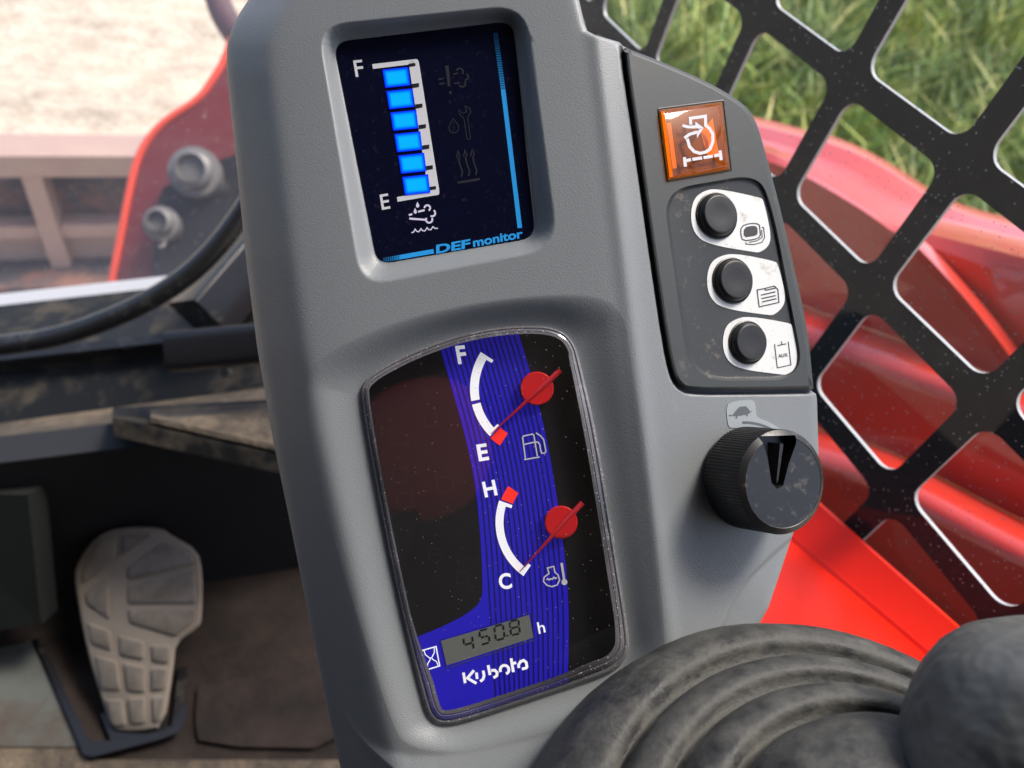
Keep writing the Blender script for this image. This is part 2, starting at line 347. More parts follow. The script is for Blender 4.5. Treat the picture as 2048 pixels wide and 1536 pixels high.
# ------------------------------------------------------------------ right side: steel mesh screen, glass pane, red body outside
def cv(x, y, z): return _r*x - _u*y + _f*z
CELL = .078
a_ = cv(.385, .724, -.573).normalized(); b_ = cv(-.2505, .633, .732); b_ = (b_ - a_*b_.dot(a_)).normalized()
org = C + cv(2.165, -1.965, 4.745)*CELL
pn = a_.cross(b_).normalized()
if pn.dot(C-org) < 0: pn = -pn
pane = Plane(org, pn, -b_)
B_LEN = .92*CELL
gi0, gi1, gj0, gj1 = -5, 4, -3, 4
scr = empty('window_guard', pane.o + b_*B_LEN*3 + a_*0, 'black steel guard with rounded square holes behind the dusty side glass', 'window guard')
mb = MB(); me_ = MB(); T_ = .0022; HW = .086*CELL; RR = .115*CELL
def lp(x, y, h): return org + a_*x + b_*y + pn*h
for i in range(gi0, gi1):
    for j in range(gj0, gj1):
        x0, x1, y0, y1 = i*CELL, (i+1)*CELL, j*B_LEN, (j+1)*B_LEN
        hole = []
        for (hx, hy, s0) in ((x0+HW+RR, y0+HW+RR, 180), (x1-HW-RR, y0+HW+RR, 270), (x1-HW-RR, y1-HW-RR, 0), (x0+HW+RR, y1-HW-RR, 90)):
            hole += [(hx+RR*math.cos(R(s0+15*k)), hy+RR*math.sin(R(s0+15*k))) for k in range(7)]
        outer = []
        for q, (cx_, cy_) in enumerate(((x0, y0), (x1, y0), (x1, y1), (x0, y1))):
            for k in range(7):
                ex, ey = hole[q*7+k]
                if k == 3: outer.append((cx_, cy_))
                elif (k < 3) == (q in (0, 2)): outer.append((cx_, ey))
                else: outer.append((ex, cy_))
        for sgn in (T_/2, -T_/2):
            mb.loft([[lp(*p, sgn) for p in outer], [lp(*p, sgn) for p in hole]])
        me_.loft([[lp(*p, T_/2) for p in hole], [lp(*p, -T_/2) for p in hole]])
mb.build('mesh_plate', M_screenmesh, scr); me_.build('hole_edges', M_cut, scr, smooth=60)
# glass pane on the cab side of the guard
gl_ = MB(); gq = [(-5*CELL, -3.2*B_LEN), (4*CELL, -3.2*B_LEN), (4*CELL, 4*B_LEN), (-5*CELL, 4*B_LEN)]
gl_.poly([lp(*p, .009) for p in gq])
tag(gl_.build('side_window', M_pane, face=True), 'dusty scratched side window glass in front of the black guard', 'window')

def offp(u, v, o): return pane.pix(u, v, -o)
def line(pts, o, n=28): return [offp(u, v, o) for u, v in resample(chaikin(pts, 2, False), n, False)]
fender = empty('track_fender', offp(1800, 1200, .2), 'glossy red stepped body panel of the machine outside the side window', 'body panel')
L0 = [(1420, 232), (1520, 249), (1608, 273), (1670, 286), (1758, 325), (1855, 390), (1915, 423), (2048, 457), (2250, 505)]
L1 = [(1420, 262), (1530, 278), (1600, 300), (1690, 330), (1780, 385), (1860, 428), (1920, 445), (2048, 478), (2250, 525)]
L2 = [(1420, 280), (1533, 298), (1611, 345), (1693, 390), (1745, 423), (1790, 455), (1870, 470), (2048, 515), (2250, 570)]
L3 = [(1420, 300), (1533, 318), (1611, 352), (1693, 400), (1745, 433), (1800, 475), (1880, 500), (2048, 560), (2250, 620)]
L4 = [(1420, 560), (1560, 590), (1608, 612), (1664, 633), (1711, 648), (1784, 674), (1844, 696), (1950, 735), (2250, 850)]
L5 = [(1420, 800), (1640, 858), (1715, 878), (1793, 905), (1836, 932), (2048, 1042), (2250, 1140)]
def shift(Ln, dy): return [(u, v+dy) for u, v in Ln]
mb = MB()
mb.loft([line(shift(L0, -14), .47), line(L0, .425), line(shift(L0, 4), .419), line(L1, .405), line(shift(L1, 3), .40), line(L2, .318), line(shift(L2, 2), .31)], closed=False); mb.build('top_panel', M_red, fender, smooth=50)
mb = MB(); rings = [line(L2, .31), line(L3, .302), line(L4, .30)]; mb.loft(rings, closed=False); mb.build('side_panel', M_red, fender, smooth=30)
mb = MB(); rr = [line(shift(L4, -10), .312)]
for k in range(9):
    t = k/8*90; rr.append(line(shift(L4, 2+88*(1-math.cos(R(t)))), .30-.07*math.sin(R(t))))
rr.append(line(shift(L4, 200), .228)); rr.append(line(L5, .226)); mb.loft(rr, closed=False); mb.build('rounded_step', M_red, fender, smooth=60)
mb = MB(); rr = [line(shift(L5, -10), .24)]
for k in range(9):
    t = k/8*90; rr.append(line(shift(L5, 2+95*(1-math.cos(R(t)))), .226-.07*math.sin(R(t))))
rr.append(line(shift(L5, 700), .15)); mb.loft(rr, closed=False); mb.build('rounded_step', M_red, fender, smooth=60)
# diagonal rib on the upper side panel
mb = MB(); da = [(1784, 476), (1829, 512), (1920, 612), (2000, 718), (2080, 840)]; db = [(1822, 462), (1862, 492), (1950, 590), (2040, 700), (2120, 820)]
dm = [((p[0]+q[0])/2, (p[1]+q[1])/2) for p, q in zip(da, db)]
mb.loft([line(da, .30, 20), line(dm, .27, 20), line(db, .285, 20), line(db, .31, 20)], closed=False); mb.build('diagonal_rib', M_red, fender, smooth=40)

# bright red interior trim below the window
trim = empty('red_trim', pane.pix(1700, 1250, .04), 'bright red plastic trim ledge under the side window beside the black knob', 'trim')
def tp(pts, o): return [pane.pix(u, v, o*.8) for u, v in pts]
top = P(zr, (130, 600), (240, 700), (1050, 1420), (1400, 1730)); rid = P(zr, (-60, 740), (105, 880), (735, 1412), (1060, 1690))
rid2 = [(u-3, v+7) for u, v in rid]
n_ = 14; tl_ = resample(top, n_, False); rl_ = resample(rid, n_, False); r2_ = resample(rid2, n_, False)
mb = MB(); mb.loft([tp(tl_, .016), tp([(u-2, v+5) for u, v in tl_], .021), tp(rl_, .036), tp(r2_, .038)], closed=False); mb.build('ledge', M_redtrim, trim, smooth=40)
low = P(zr, (-140, 1400), (-60, 1560), (400, 1800), (900, 1900)); lw_ = resample(low, n_, False)
mb = MB(); mb.loft([tp(r2_, .038), tp([(u-4, v+8) for u, v in r2_], .0395), tp(lw_, .13)], closed=False); mb.build('face', M_redtrim, trim, smooth=40)

# ------------------------------------------------------------------ the instrument console
base_pt = cp(1000, 1700, -300)
console = empty('instrument_console', base_pt, 'grey moulded instrument console with fuel gauges, display, buttons and black knob', 'console')
def poly_sd(U, V_, pts):
    """signed distance to a closed outline, negative inside"""
    d = np.full(U.shape, 1e9); ins = np.zeros(U.shape, bool); n = len(pts)
    for i in range(n):
        ax, ay = pts[i]; bx, by = pts[(i+1) % n]; ex, ey = bx-ax, by-ay; L2_ = ex*ex+ey*ey+1e-9
        t = np.clip(((U-ax)*ex+(V_-ay)*ey)/L2_, 0, 1); d = np.minimum(d, (U-ax-t*ex)**2+(V_-ay-t*ey)**2)
        c1 = (ay > V_) != (by > V_)
        with np.errstate(divide='ignore', invalid='ignore'): xi = ax+(V_-ay)*ex/(ey if abs(ey) > 1e-9 else 1e-9)
        ins ^= c1 & (U < xi)
    d = np.sqrt(d); return np.where(ins, -d, d)
def smooth01(t): t = np.clip(t, 0, 1); return t*t*(3-2*t)
def softp(x, k): return k*np.logaddexp(0, x/k)
DEF_IN = roundpoly([(666, 84), (1026, 41), (1073, 476), (754, 530)], [34, 34, 34, 30], 6)
DEF_OUT = roundpoly([(634, 50), (1052, 8), (1118, 496), (722, 574)], [60, 70, 70, 60], 6)
LENS = chaikin([(722, 792), (726, 765), (760, 738), (830, 703), (915, 672), (1000, 655), (1085, 652), (1128, 664), (1150, 692), (1162, 740), (1192, 870), (1226, 1080), (1256, 1270),
                (1256, 1302), (1238, 1334), (1205, 1352), (1060, 1400), (930, 1443), (885, 1450), (862, 1438), (848, 1405), (800, 1205), (752, 970)], 2)
POCK = chaikin([(602, 800), (612, 740), (680, 690), (800, 640), (960, 603), (1120, 588), (1215, 596), (1252, 640), (1262, 720), (1290, 880), (1316, 1090), (1332, 1300), (1330, 1370), (1290, 1412),
                (1150, 1450), (960, 1500), (880, 1506), (806, 1490), (782, 1440), (735, 1300), (660, 1060)], 2)
PANEL = chaikin(P(zs, (62, 75), (62, 75), (200, 128), (400, 215), (520, 284), (580, 335), (615, 410), (640, 500), (700, 720), (770, 1020), (820, 1250), (842, 1488), (842, 1490),
                  (600, 1494), (330, 1496), (285, 1470), (262, 1425), (235, 1300), (180, 930), (120, 500), (75, 200)), 1)
# wing plane (right-hand part slopes away from the driver)
def w3(u, v, h): return C + ray(u, v)*(D0 - h*PX)
KW = .40
q0, q1, q2 = w3(1215, 100, -8), w3(1345, 1200, -8), w3(1600, 600, -8-KW*(1600-1172-.121*600-25))
wn = (q1-q0).cross(q2-q0).normalized()
if wn.dot(C-q0) < 0: wn = -wn
wing = Plane(q0, wn)
def wp(u, v, h=0.0): return wing.pix(u, v, h*PX)

def housing():
    vr = np.unique(np.r_[np.arange(-130, 0, 4), np.arange(0, 260, 2), np.arange(260, 1540, 3), np.arange(1540, 1760, 8)])
    Lp = np.array([(-130, 560), (-40, 520), (0, 497), (30, 476), (60, 462), (90, 454), (140, 453), (300, 470), (520, 492), (700, 515), (880, 546), (1050, 581), (1250, 621), (1400, 652), (1536, 681), (1760, 735)], float)
    Rp = np.array([(-130, 1140), (0, 1158), (50, 1170), (62, 1175), (70, 1190), (84, 1238), (92, 1246), (123, 1310), (164, 1405), (205, 1472), (238, 1500), (272, 1513), (407, 1550), (552, 1584), (662, 1608), (770, 1618),
                   (781, 1622), (788, 1632), (800, 1634), (900, 1637), (985, 1636), (1010, 1625), (1040, 1600), (1065, 1587), (1101, 1575), (1147, 1560), (1215, 1537), (1265, 1509), (1400, 1455), (1760, 1400)], float)
    vf = np.arange(-160, 1800, 1.0); fl_ = np.interp(vf, Lp[:, 0], Lp[:, 1]); kk = np.hanning(61); kk /= kk.sum(); fl_ = np.convolve(np.pad(fl_, 30, mode='edge'), kk, 'valid'); uL = np.interp(vr, vf, fl_); uR = np.interp(vr, Rp[:, 0], Rp[:, 1])
    nc = 430; t = np.linspace(0, 1, nc)
    U = uL[:, None] + t[None]*(uR-uL)[:, None]; V_ = np.repeat(vr[:, None], nc, 1)
    # ---- heights in pixels towards the driver
    dl = U - uL[:, None]
    h = -.75*softp(78+.02*V_-dl, 9)                       # left flank falls away
    h += -.10*softp(170-dl, 30)
    wdep = np.empty_like(U)                               # wing plane depth
    D = ray(0, 0); 
    rx = (U-1024)/F; ry = (768-V_)/F
    den = rx*wing.n.dot(_r) + ry*wing.n.dot(_u) + wing.n.dot(_f)
    dep = (wing.o-C).dot(wing.n)/den; hw = (D0-dep)/PX
    s = 5.0; h = -s*np.logaddexp(-h/s, -hw/s)             # smooth minimum: crease along the ridge
    # ridge lip
    rid = U - (1172+.121*V_); h += 5*np.exp(-(rid-14)**2/(2*13.**2))
    def pocket(outer, inner, depth, pw=1.0):
        do = poly_sd(U, V_, outer); di = poly_sd(U, V_, inner)
        a = np.maximum(-do, 0); b = np.maximum(di, 0); tt = np.where(do < 0, a/(a+b+1e-6), 0)
        return depth*(smooth01(tt**pw)*.6+tt*.4), di
    p, di = pocket(POCK, LENS, 30); h -= p
    h -= np.where(di < -4, 30, 0)*smooth01(-(di+4)/8)
    p, di = pocket(DEF_OUT, DEF_IN, 34); h -= p
    # seat of the switch panel
    dp = poly_sd(U, V_, PANEL); h -= 24*smooth01((11-dp)/6)
    # pale facet at the lower right
    fc = chaikin([(1600, 1060), (1568, 1083), (1527, 1120), (1487, 1160), (1459, 1211), (1441, 1252), (1427, 1288), (1400, 1400), (1700, 1500), (1700, 1060)], 2)
    df = poly_sd(U, V_, fc); h -= 9*smooth01(-df/9); h += .22*np.maximum(-df-9, 0)
    # lower lip rises towards the driver
    cl = poly_sd(U, V_, chaikin([(684, 1420), (720, 1476), (795, 1512), (900, 1510), (1100, 1470), (1330, 1400), (1500, 1800), (840, 1800), (770, 1560)], 1))
    h += .42*softp(-cl, 3)
    # slight corner round at both silhouettes
    h -= 10*np.exp(-dl/7); h -= 8*np.exp(-(uR[:, None]-U)/5)
    Pn = rx[..., None]*np.array(_r) + ry[..., None]*np.array(_u) + np.array(_f)
    X = np.array(C) + Pn*(D0-h*PX)[..., None]
    # skirts
    def skirt(col, uu, hs):
        r1 = (uu-1024)/F; q = np.array(C) + (r1[:, None]*np.array(_r)+((768-vr)/F)[:, None]*np.array(_u)+np.array(_f))*(D0-hs*PX)[:, None]
        return q[:, None]
    SL = [skirt(0, uL+12+6*k_, h[:, 0]-60-90*k_) for k_ in (2, 1, 0)]; SR = [skirt(0, uR-10-6*k_, h[:, -1]-40-90*k_) for k_ in (0, 1, 2)]
    X = np.concatenate(SL+[X]+SR, 1)
    nr_, nc_ = X.shape[:2]; X = X - np.array(base_pt)
    me = bpy.data.meshes.new('housing'); me.vertices.add(nr_*nc_); me.vertices.foreach_set('co', X.reshape(-1))
    idx = np.arange(nr_*nc_).reshape(nr_, nc_)
    q = np.stack([idx[1:, :-1], idx[1:, 1:], idx[:-1, 1:], idx[:-1, :-1]], -1).reshape(-1)
    nf = (nr_-1)*(nc_-1); me.loops.add(nf*4); me.loops.foreach_set('vertex_index', q); me.polygons.add(nf); me.polygons.foreach_set('loop_start', np.arange(nf)*4)
    me.update(calc_edges=True); me.shade_smooth(); me.materials.append(M_grey)
    o = bpy.data.objects.new('housing', me); scn.collection.objects.link(o); o.parent = console; o['_w'] = tuple(base_pt)
housing()
# pedestal that carries the console down to the floor
FZ = .60
mb = MB(); a0 = cp(1080, 1660, -330); b0 = Vector((a0.x, a0.y, FZ))
q = [(-.035, -.02), (.035, -.02), (.035, .03), (-.035, .03)]
mb.prism([b0+Vector((x, y, 0)) for x, y in q], [a0+Vector((x, y, 0)) for x, y in q]); mb.build('pedestal', M_dark, console)

# ---- display with the bar graph
HS = -33.5
def dfn(k): return lambda u, v: cp(u, v, HS+k)
mb = MB(); o_ = offset(DEF_IN, -3); i_ = offset(DEF_IN, 1.5)
mb.loft([[cp(u, v, HS-4) for u, v in o_], [cp(u, v, HS-.6) for u, v in DEF_IN], [cp(u, v, HS) for u, v in i_]], cap1=True)
disp = mb.build('level_display', M_screen, console)
f1 = dfn(.5); f2 = dfn(1.0); f3 = dfn(1.5)
text('printed_letter', 'F', (711.5, 154), (729, 152), (706, 121), f1, M_prt, disp, .012)
text('printed_letter', 'E', (764, 420), (781, 417), (759, 389.5), f1, M_prt, disp, .012)
mb = MB()
br = roundpoly(P(zd, (308, 320), (585, 288), (708, 1090), (458, 1133), (455, 1105), (640, 1073), (525, 330), (313, 348)), [0, 12, 12, 0, 0, 0, 0, 0], 4)
def strip_poly(mb_, pts, fn): mb_.poly([fn(*p) for p in pts])
strip_poly(mb, P(zd, (308, 320), (545, 292), (560, 318), (313, 348)), f1)
strip_poly(mb, roundpoly(P(zd, (545, 292), (581, 287), (709, 1092), (672, 1096), (640, 1073), (525, 322)), [0, 10, 10, 0, 0, 0], 4), f1)
strip_poly(mb, P(zd, (672, 1096), (458, 1133), (455, 1105), (640, 1073)), f1)
mb.build('scale_bracket', M_prt, disp)
mb = MB()
for k in range(7):
    dx, dy = 20.3*k, 121.3*k+8
    w_ = 20 if k in (0, 6) else 26
    strip_poly(mb, P(zd, (522+dx, 318+dy-w_*.4), (562+dx+(0 if k in (0, 6) else 3), 312+dy-w_*.4), (565+dx, 312+dy+w_*.5), (524+dx, 319+dy+w_*.5)), f2)
mb.build('scale_notches', M_dial, disp)
# glowing bars
MS = bpy.data.materials.new('lit_bar'); MS.use_nodes = True; N = MS.node_tree.nodes; L = MS.node_tree.links
em = N.new('ShaderNodeEmission'); at = N.new('ShaderNodeAttribute'); at.attribute_name = 'edge'; cr = N.new('ShaderNodeValToRGB')
cr.color_ramp.elements[0].color = (.004, .006, .45, 1); cr.color_ramp.elements[1].color = (.002, .27, 1, 1); e = cr.color_ramp.elements.new(.35); e.color = (.0, .06, .85, 1)
L.new(at.outputs['Fac'], cr.inputs[0]); L.new(cr.outputs[0], em.inputs[0]); L.new(em.outputs[0], N['Material Output'].inputs[0]); em.inputs[1].default_value = .72
for k in range(6):
    a, b, c, d = [np.array(p) + np.array((7.9*k, 42.95*k)) for p in ((764.6, 139.2), (816.7, 133.6), (821.2, 170.6), (770.3, 176))]
    n = 13; mb = MB(); val = []
    for i in range(n):
        for j in range(n):
            s, t = i/(n-1), j/(n-1); p = (a*(1-s)+b*s)*(1-t)+(d*(1-s)+c*s)*t; mb.v.append(f3(*p))
            e = min(s*1.35, (1-s)*1.35, t, 1-t); val.append(min(1, e/.22))
    mb.f = [(i*n+j, (i+1)*n+j, (i+1)*n+j+1, i*n+j+1) for i in range(n-1) for j in range(n-1)]
    o = mb.build('level_bar', MS, disp); at_ = o.data.attributes.new('edge', 'FLOAT', 'POINT'); at_.data.foreach_set('value', val)
# blue rule lines and lettering
mb = MB()
ribbon(mb, P(zd, (1082, 470), (1181, 1288)), 9, f1); ribbon(mb, P(zd, (470, 1461), (672, 1425)), 9, f1)
for k in range(34):                                   # dotted ends
    t = k/33; x, y = 1037+45*t, 140+330*t
    for c_ in range(5):
        r_ = (.35+.65*t)*2.2; ox = -11+5.5*c_
        strip_poly(mb, P(zd, (x+ox-r_, y-3.4), (x+ox+r_, y-3.4), (x+ox+r_, y+3.4*t), (x+ox-r_, y+3.4*t)), f1)
for k in range(10):
    t = k/9; x, y = 375+95*t, 1477-16*t
    for c_ in range(5):
        r_ = (.35+.65*t)*2.3; oy = -11+5.5*c_
        strip_poly(mb, P(zd, (x-3.5, y+oy-r_), (x+3.5*t+1, y+oy-r_), (x+3.5*t+1, y+oy+r_), (x-3.5, y+oy+r_)), f1)
mb.build('blue_rules', M_cyan, disp)
text('printed_word', 'DEF', zd(686, 1441), zd(888, 1405), zd(686, 1388), f1, M_cyan, disp, .035)
text('printed_word', 'monitor', zd(906, 1402), zd(1200, 1346), zd(901, 1352), f1, M_cyan, disp, .03)
# fluid icon
mb = MB(); sw = 4.2
def icon(mb_, z, strokes, wd, fn):
    for s in strokes: ribbon(mb_, P(z, *s), wd, fn)
def zarc(cx, cy, r, a0, a1, n=10): return [(cx+r*math.cos(R(a0+(a1-a0)*k/n)), cy+r*math.sin(R(a0+(a1-a0)*k/n))) for k in range(n+1)]
icon(mb, zd, [[(528, 1232), (632, 1240)], [(525, 1212), (545, 1205)], [(580, 1192), (618, 1182)]], 3.9, f1)
icon(mb, zd, [zarc(634, 1170, 17, 180, 420), zarc(662, 1200, 19, -60, 120), zarc(645, 1238, 19, -30, 210)], 3.6, f1)
for cx, cy in ((577, 1152), (563, 1188)):
    strip_poly(mb, P(zd, (cx-2, cy-20), (cx+10, cy+2), (cx+8, cy+12), (cx, cy+16), (cx-8, cy+12), (cx-10, cy+3)), f1)
icon(mb, zd, [[(540, 1316), (553, 1312), (562, 1295), (572, 1308), (584, 1310), (597, 1292), (606, 1304), (620, 1305), (633, 1286), (642, 1298), (655, 1298), (667, 1280), (678, 1290), (697, 1290)]], 2.2, f1)
mb.build('fluid_icon', M_prtm, disp)
mb = MB()
strip_poly(mb, P(zd, (738, 330), (760, 326), (770, 450), (757, 452)), f1); strip_poly(mb, P(zd, (762, 480), (776, 478), (780, 496), (764, 498)), f1)
icon(mb, zd, [[(700, 410), (730, 404)], [(705, 438), (738, 432)], [(788, 380), (815, 372)], [(792, 435), (825, 430)], zarc(825, 365, 20, 200, 400), zarc(858, 395, 18, -70, 100), zarc(840, 435, 20, -40, 160)], 3, f1)
mb.build('unlit_icon', M_ghost, disp)
mb = MB()
icon(mb, zd, [[(786, 640), (762, 690), (764, 712), (780, 727), (803, 725), (820, 705), (818, 682), (786, 640)], [(850, 640), (866, 750), (872, 764), (884, 764), (888, 750), (872, 636)], [(850, 640), (826, 618), (820, 590), (845, 612), (866, 600), (858, 568), (884, 580), (890, 604), (872, 636)]], 1.6, f1)
mb.build('unlit_icon', M_ghost, disp)
mb = MB()
icon(mb, zd, [[(812, 1021), (944, 999)]], 4.5, f1)
for dx in (0, 42, 84): icon(mb, zd, [[(835+dx, 985-dx*.1), (842+dx, 955-dx*.1), (826+dx, 915-dx*.1), (818+dx, 870-dx*.1)], [(806+dx, 872-dx*.1), (815+dx, 832-dx*.1), (828+dx, 868-dx*.1)]], 3, f1)
mb.build('unlit_icon', M_ghost, disp)

# ---- gauge cluster
HD = -52.0
g1 = lambda u, v: cp(u, v, HD+.6); g2 = lambda u, v: cp(u, v, HD+1.2); g3 = lambda u, v: cp(u, v, HD+1.8)
LI = offset(LENS, 10)
mb = MB(); mb.poly([cp(u, v, HD) for u, v in LENS]); gauge = mb.build('gauge_cluster', M_dial, console)
Lb = [(868, 640), (878, 690), (905, 780), (930, 870), (950, 960), (960, 1060), (965, 1150), (965, 1195), (950, 1217), (905, 1245), (800, 1288)]
bl_ = chaikin(Lb, 2, False)
Rb = [(1025, 630), (1060, 740), (1090, 860), (1110, 970), (1126, 1080), (1136, 1180), (1138, 1260), (1134, 1420)]
rb_ = chaikin(Rb, 2, False)
# the blue field, clipped to the dial outline
def clip(poly, clipper):
    A_ = sum(clipper[i][0]*clipper[(i+1) % len(clipper)][1]-clipper[(i+1) % len(clipper)][0]*clipper[i][1] for i in range(len(clipper))); sg = 1 if A_ > 0 else -1
    out = poly
    for i in range(len(clipper)):
        a, b = clipper[i], clipper[(i+1) % len(clipper)]; inp = out; out = []
        ins = lambda p: sg*((b[0]-a[0])*(p[1]-a[1])-(b[1]-a[1])*(p[0]-a[0])) >= 0
        for k in range(len(inp)):
            p, q = inp[k-1], inp[k]; ip, iq = ins(p), ins(q)
            if ip != iq:
                dx, dy = q[0]-p[0], q[1]-p[1]; ex, ey = b[0]-a[0], b[1]-a[1]
                t = (ex*(a[1]-p[1])-ey*(a[0]-p[0]))/((ex*dy-ey*dx) or 1e-9); out.append((p[0]+t*dx, p[1]+t*dy))
            if iq: out.append(q)
        if not out: return []
    return out
CLIP = offset(LENS, 5)
field = bl_ + [(800, 1480)] + [(1134, 1480)] + rb_[::-1]
from mathutils.geometry import tessellate_polygon
tris = tessellate_polygon([[Vector((p[0], p[1], 0)) for p in field]])
mb = MB()
for t in tris:
    c_ = clip([field[i] for i in t], CLIP)
    if len(c_) > 2: mb.poly([g1(*p) for p in c_])
mb.build('blue_field', M_blue, gauge)
mb = MB(); n = 60
la = resample(bl_[:-1] if False else chaikin([(868, 640), (878, 690), (905, 780), (930, 870), (950, 960), (960, 1060), (966, 1150), (972, 1250), (978, 1340), (985, 1440)], 2, False), n, False); ra = resample(rb_, n, False)
for k in range(1, 16):
    s = k/16
    pts = [(p[0]*(1-s)+q_[0]*s, p[1]*(1-s)+q_[1]*s) for p, q_ in zip(la, ra)]
    for i in range(len(pts)-1):
        m_ = clip([(pts[i][0]-1.4, pts[i][1]), (pts[i][0]+1.4, pts[i][1]), (pts[i+1][0]+1.4, pts[i+1][1]), (pts[i+1][0]-1.4, pts[i+1][1])], CLIP)
        if len(m_) > 2: mb.poly([g2(*p) for p in m_])
mb.build('pinstripes', M_stripe, gauge)
text('printed_letter', 'F', zc(756, 379), zc(822, 372), zc(733, 252), g3, M_prtb, gauge, .03)
text('printed_letter', 'E', zc(901, 1058), zc(973, 1046), zc(880, 941), g3, M_prtb, gauge, .03)
text('printed_letter', 'H', zc(943, 1310), zc(1032, 1292), zc(920, 1202), g3, M_prtb, gauge, .03)
text('printed_letter', 'C', zt(768, 650), zt(842, 640), zt(754, 556), g3, M_prtb, gauge, .03)
def sector(mb_, cx, cy, r0, r1, a0, a1, fn, n=14):     # degrees, clockwise below the left-pointing axis is positive
    P_ = lambda r_, a: (cx - r_*math.cos(R(a)), cy + r_*math.sin(R(a)))
    for k in range(n):
        t0, t1 = a0+(a1-a0)*k/n, a0+(a1-a0)*(k+1)/n
        mb_.poly([fn(*P_(r0, t0)), fn(*P_(r1, t0)), fn(*P_(r1, t1)), fn(*P_(r0, t1))])
hc = (1074, 777)
mb = MB(); sector(mb, *hc, 116.5, 134, -33, 10.8, g3); sector(mb, *hc, 116.5, 134, 14, 45.5, g3); sector(mb, *hc, 104, 117, -33, -29.5, g3, 2); sector(mb, *hc, 106, 117, 42, 45.5, g3, 2)
mb.build('fuel_scale', M_prtb, gauge)
mb = MB(); sector(mb, *hc, 107, 136, 46.8, 57, g3, 5); mb.build('low_fuel_mark', M_redp, gauge)
tc_ = (1122, 1044.7)
mb = MB(); sector(mb, *tc_, 115, 131, -19.5, 55, g3, 20); sector(mb, *tc_, 103, 116, -19.5, -16, g3, 2); sector(mb, *tc_, 105, 116, 51.5, 55, g3, 2); mb.build('temperature_scale', M_prtb, gauge)
mb = MB(); sector(mb, *tc_, 103, 128, -34.5, -21, g3, 5); mb.build('overheat_mark', M_redp, gauge)
def needle(cx, cy, r, tip, tail):
    ring = lambda rr_, h: [cp(cx+rr_*math.cos(R(10*k)), cy+rr_*math.sin(R(10*k)), h) for k in range(36)]
    mb = MB(); mb.loft([ring(r+1, HD+1), ring(r+.5, HD+15), ring(r-1.5, HD+17)], cap1=True); hub = mb.build('needle_hub', M_needle, gauge, smooth=40)
    d = Vector((tip[0]-tail[0], tip[1]-tail[1])).normalized(); nn = Vector((-d.y, d.x))
    mb = MB(); secs = []
    for t, wd, hh in ((0, 6.2, 23), (.18, 6.2, 23), (.45, 4.2, 21), (.8, 2.2, 18), (1, 1.2, 16.5)):
        c_ = Vector(tail)*(1-t)+Vector(tip)*t
        secs.append([cp(*(c_-nn*wd), HD+10), cp(*(c_-nn*wd*.75), HD+hh), cp(*(c_+nn*wd*.0), HD+hh+3), cp(*(c_+nn*wd*.75), HD+hh), cp(*(c_+nn*wd), HD+10)])
    mb.loft(secs, cap0=True, cap1=True); mb.build('needle', M_needle, gauge, smooth=25)
needle(*hc, 33, (982, 867.8), (1121, 740)); needle(*tc_, 32.5, (1039.7, 1142.9), (1165, 1005))
mb = MB()
icon(mb, zc, [[(1225, 1040), (1205, 890), (1212, 880), (1275, 866), (1284, 874), (1308, 1020)], [(1210, 940), (1290, 922)], [(1216, 1045), (1325, 1026)],
              [(1298, 858), (1330, 878), (1352, 905), (1368, 985), (1358, 1000), (1340, 1000), (1332, 985), (1325, 940), (1312, 922), (1294, 922)]], 2.6, g3)
mb.build('fuel_pump_icon', M_prt, gauge)
mb = MB()
icon(mb, zt, [[(1058, 553), (1048, 520), (1085, 510), (1092, 545), (1110, 560), (1120, 590), (1105, 620), (1075, 630), (1045, 622), (1025, 600), (1028, 575), (1044, 562), (1058, 553)],
              [(1042, 590), (1050, 583), (1060, 590), (1068, 583), (1078, 586), (1086, 574), (1096, 582), (1104, 576)], [(1128, 490), (1145, 595)], [(1135, 490), (1150, 595)]], 2.6, g3)
strip_poly(mb, P(zt, *[(1148+18*math.cos(R(30*k)), 603+18*math.sin(R(30*k))) for k in range(12)]), g3)
mb.build('coolant_icon', M_prt, gauge)
# hour meter
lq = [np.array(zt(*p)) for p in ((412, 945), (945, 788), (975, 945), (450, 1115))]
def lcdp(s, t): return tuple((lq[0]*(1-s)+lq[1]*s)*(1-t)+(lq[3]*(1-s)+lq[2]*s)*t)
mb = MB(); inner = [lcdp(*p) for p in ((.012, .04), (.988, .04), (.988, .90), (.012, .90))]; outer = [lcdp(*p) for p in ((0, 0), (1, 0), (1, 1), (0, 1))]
mb.loft([[g3(*p) for p in outer], [cp(*p, HD-2) for p in inner]], cap1=False); lcdf = mb.build('hour_meter_frame_shade', M_ink, gauge)  # dark frame, broader below to paint in the display's lower shadow
mb = MB(); mb.poly([cp(*p, HD+2.2) for p in inner]); lcd = mb.build('hour_meter', M_lcd, gauge)
SEG = {'a': ((.12, 0), (.88, 0)), 'g': ((.12, .5), (.88, .5)), 'd': ((.12, 1), (.88, 1)), 'f': ((0, .08), (0, .42)), 'b': ((1, .08), (1, .42)), 'e': ((0, .58), (0, .92)), 'c': ((1, .58), (1, .92))}
DIG = {'4': 'fgbc', '5': 'afgcd', '0': 'abcdef', '8': 'abcdefg'}
mb = MB(); l2 = lambda u, v: cp(u, v, HD+2.9)
for ch, (bx, by) in zip('4508', ((676, 352), (880, 262), (1072, 205), (1268, 143))):
    for sname in DIG[ch]:
        pp = []
        for sx, sy in SEG[sname]:
            pp.append(zl(bx+8+sx*112+sy*22, by+4-sx*29+sy*178))
        ribbon(mb, pp, 3.6, l2)
strip_poly(mb, P(zl, (1236, 318), (1256, 313), (1260, 334), (1240, 339)), l2)
mb.build('hour_digits', M_lcdd, gauge)
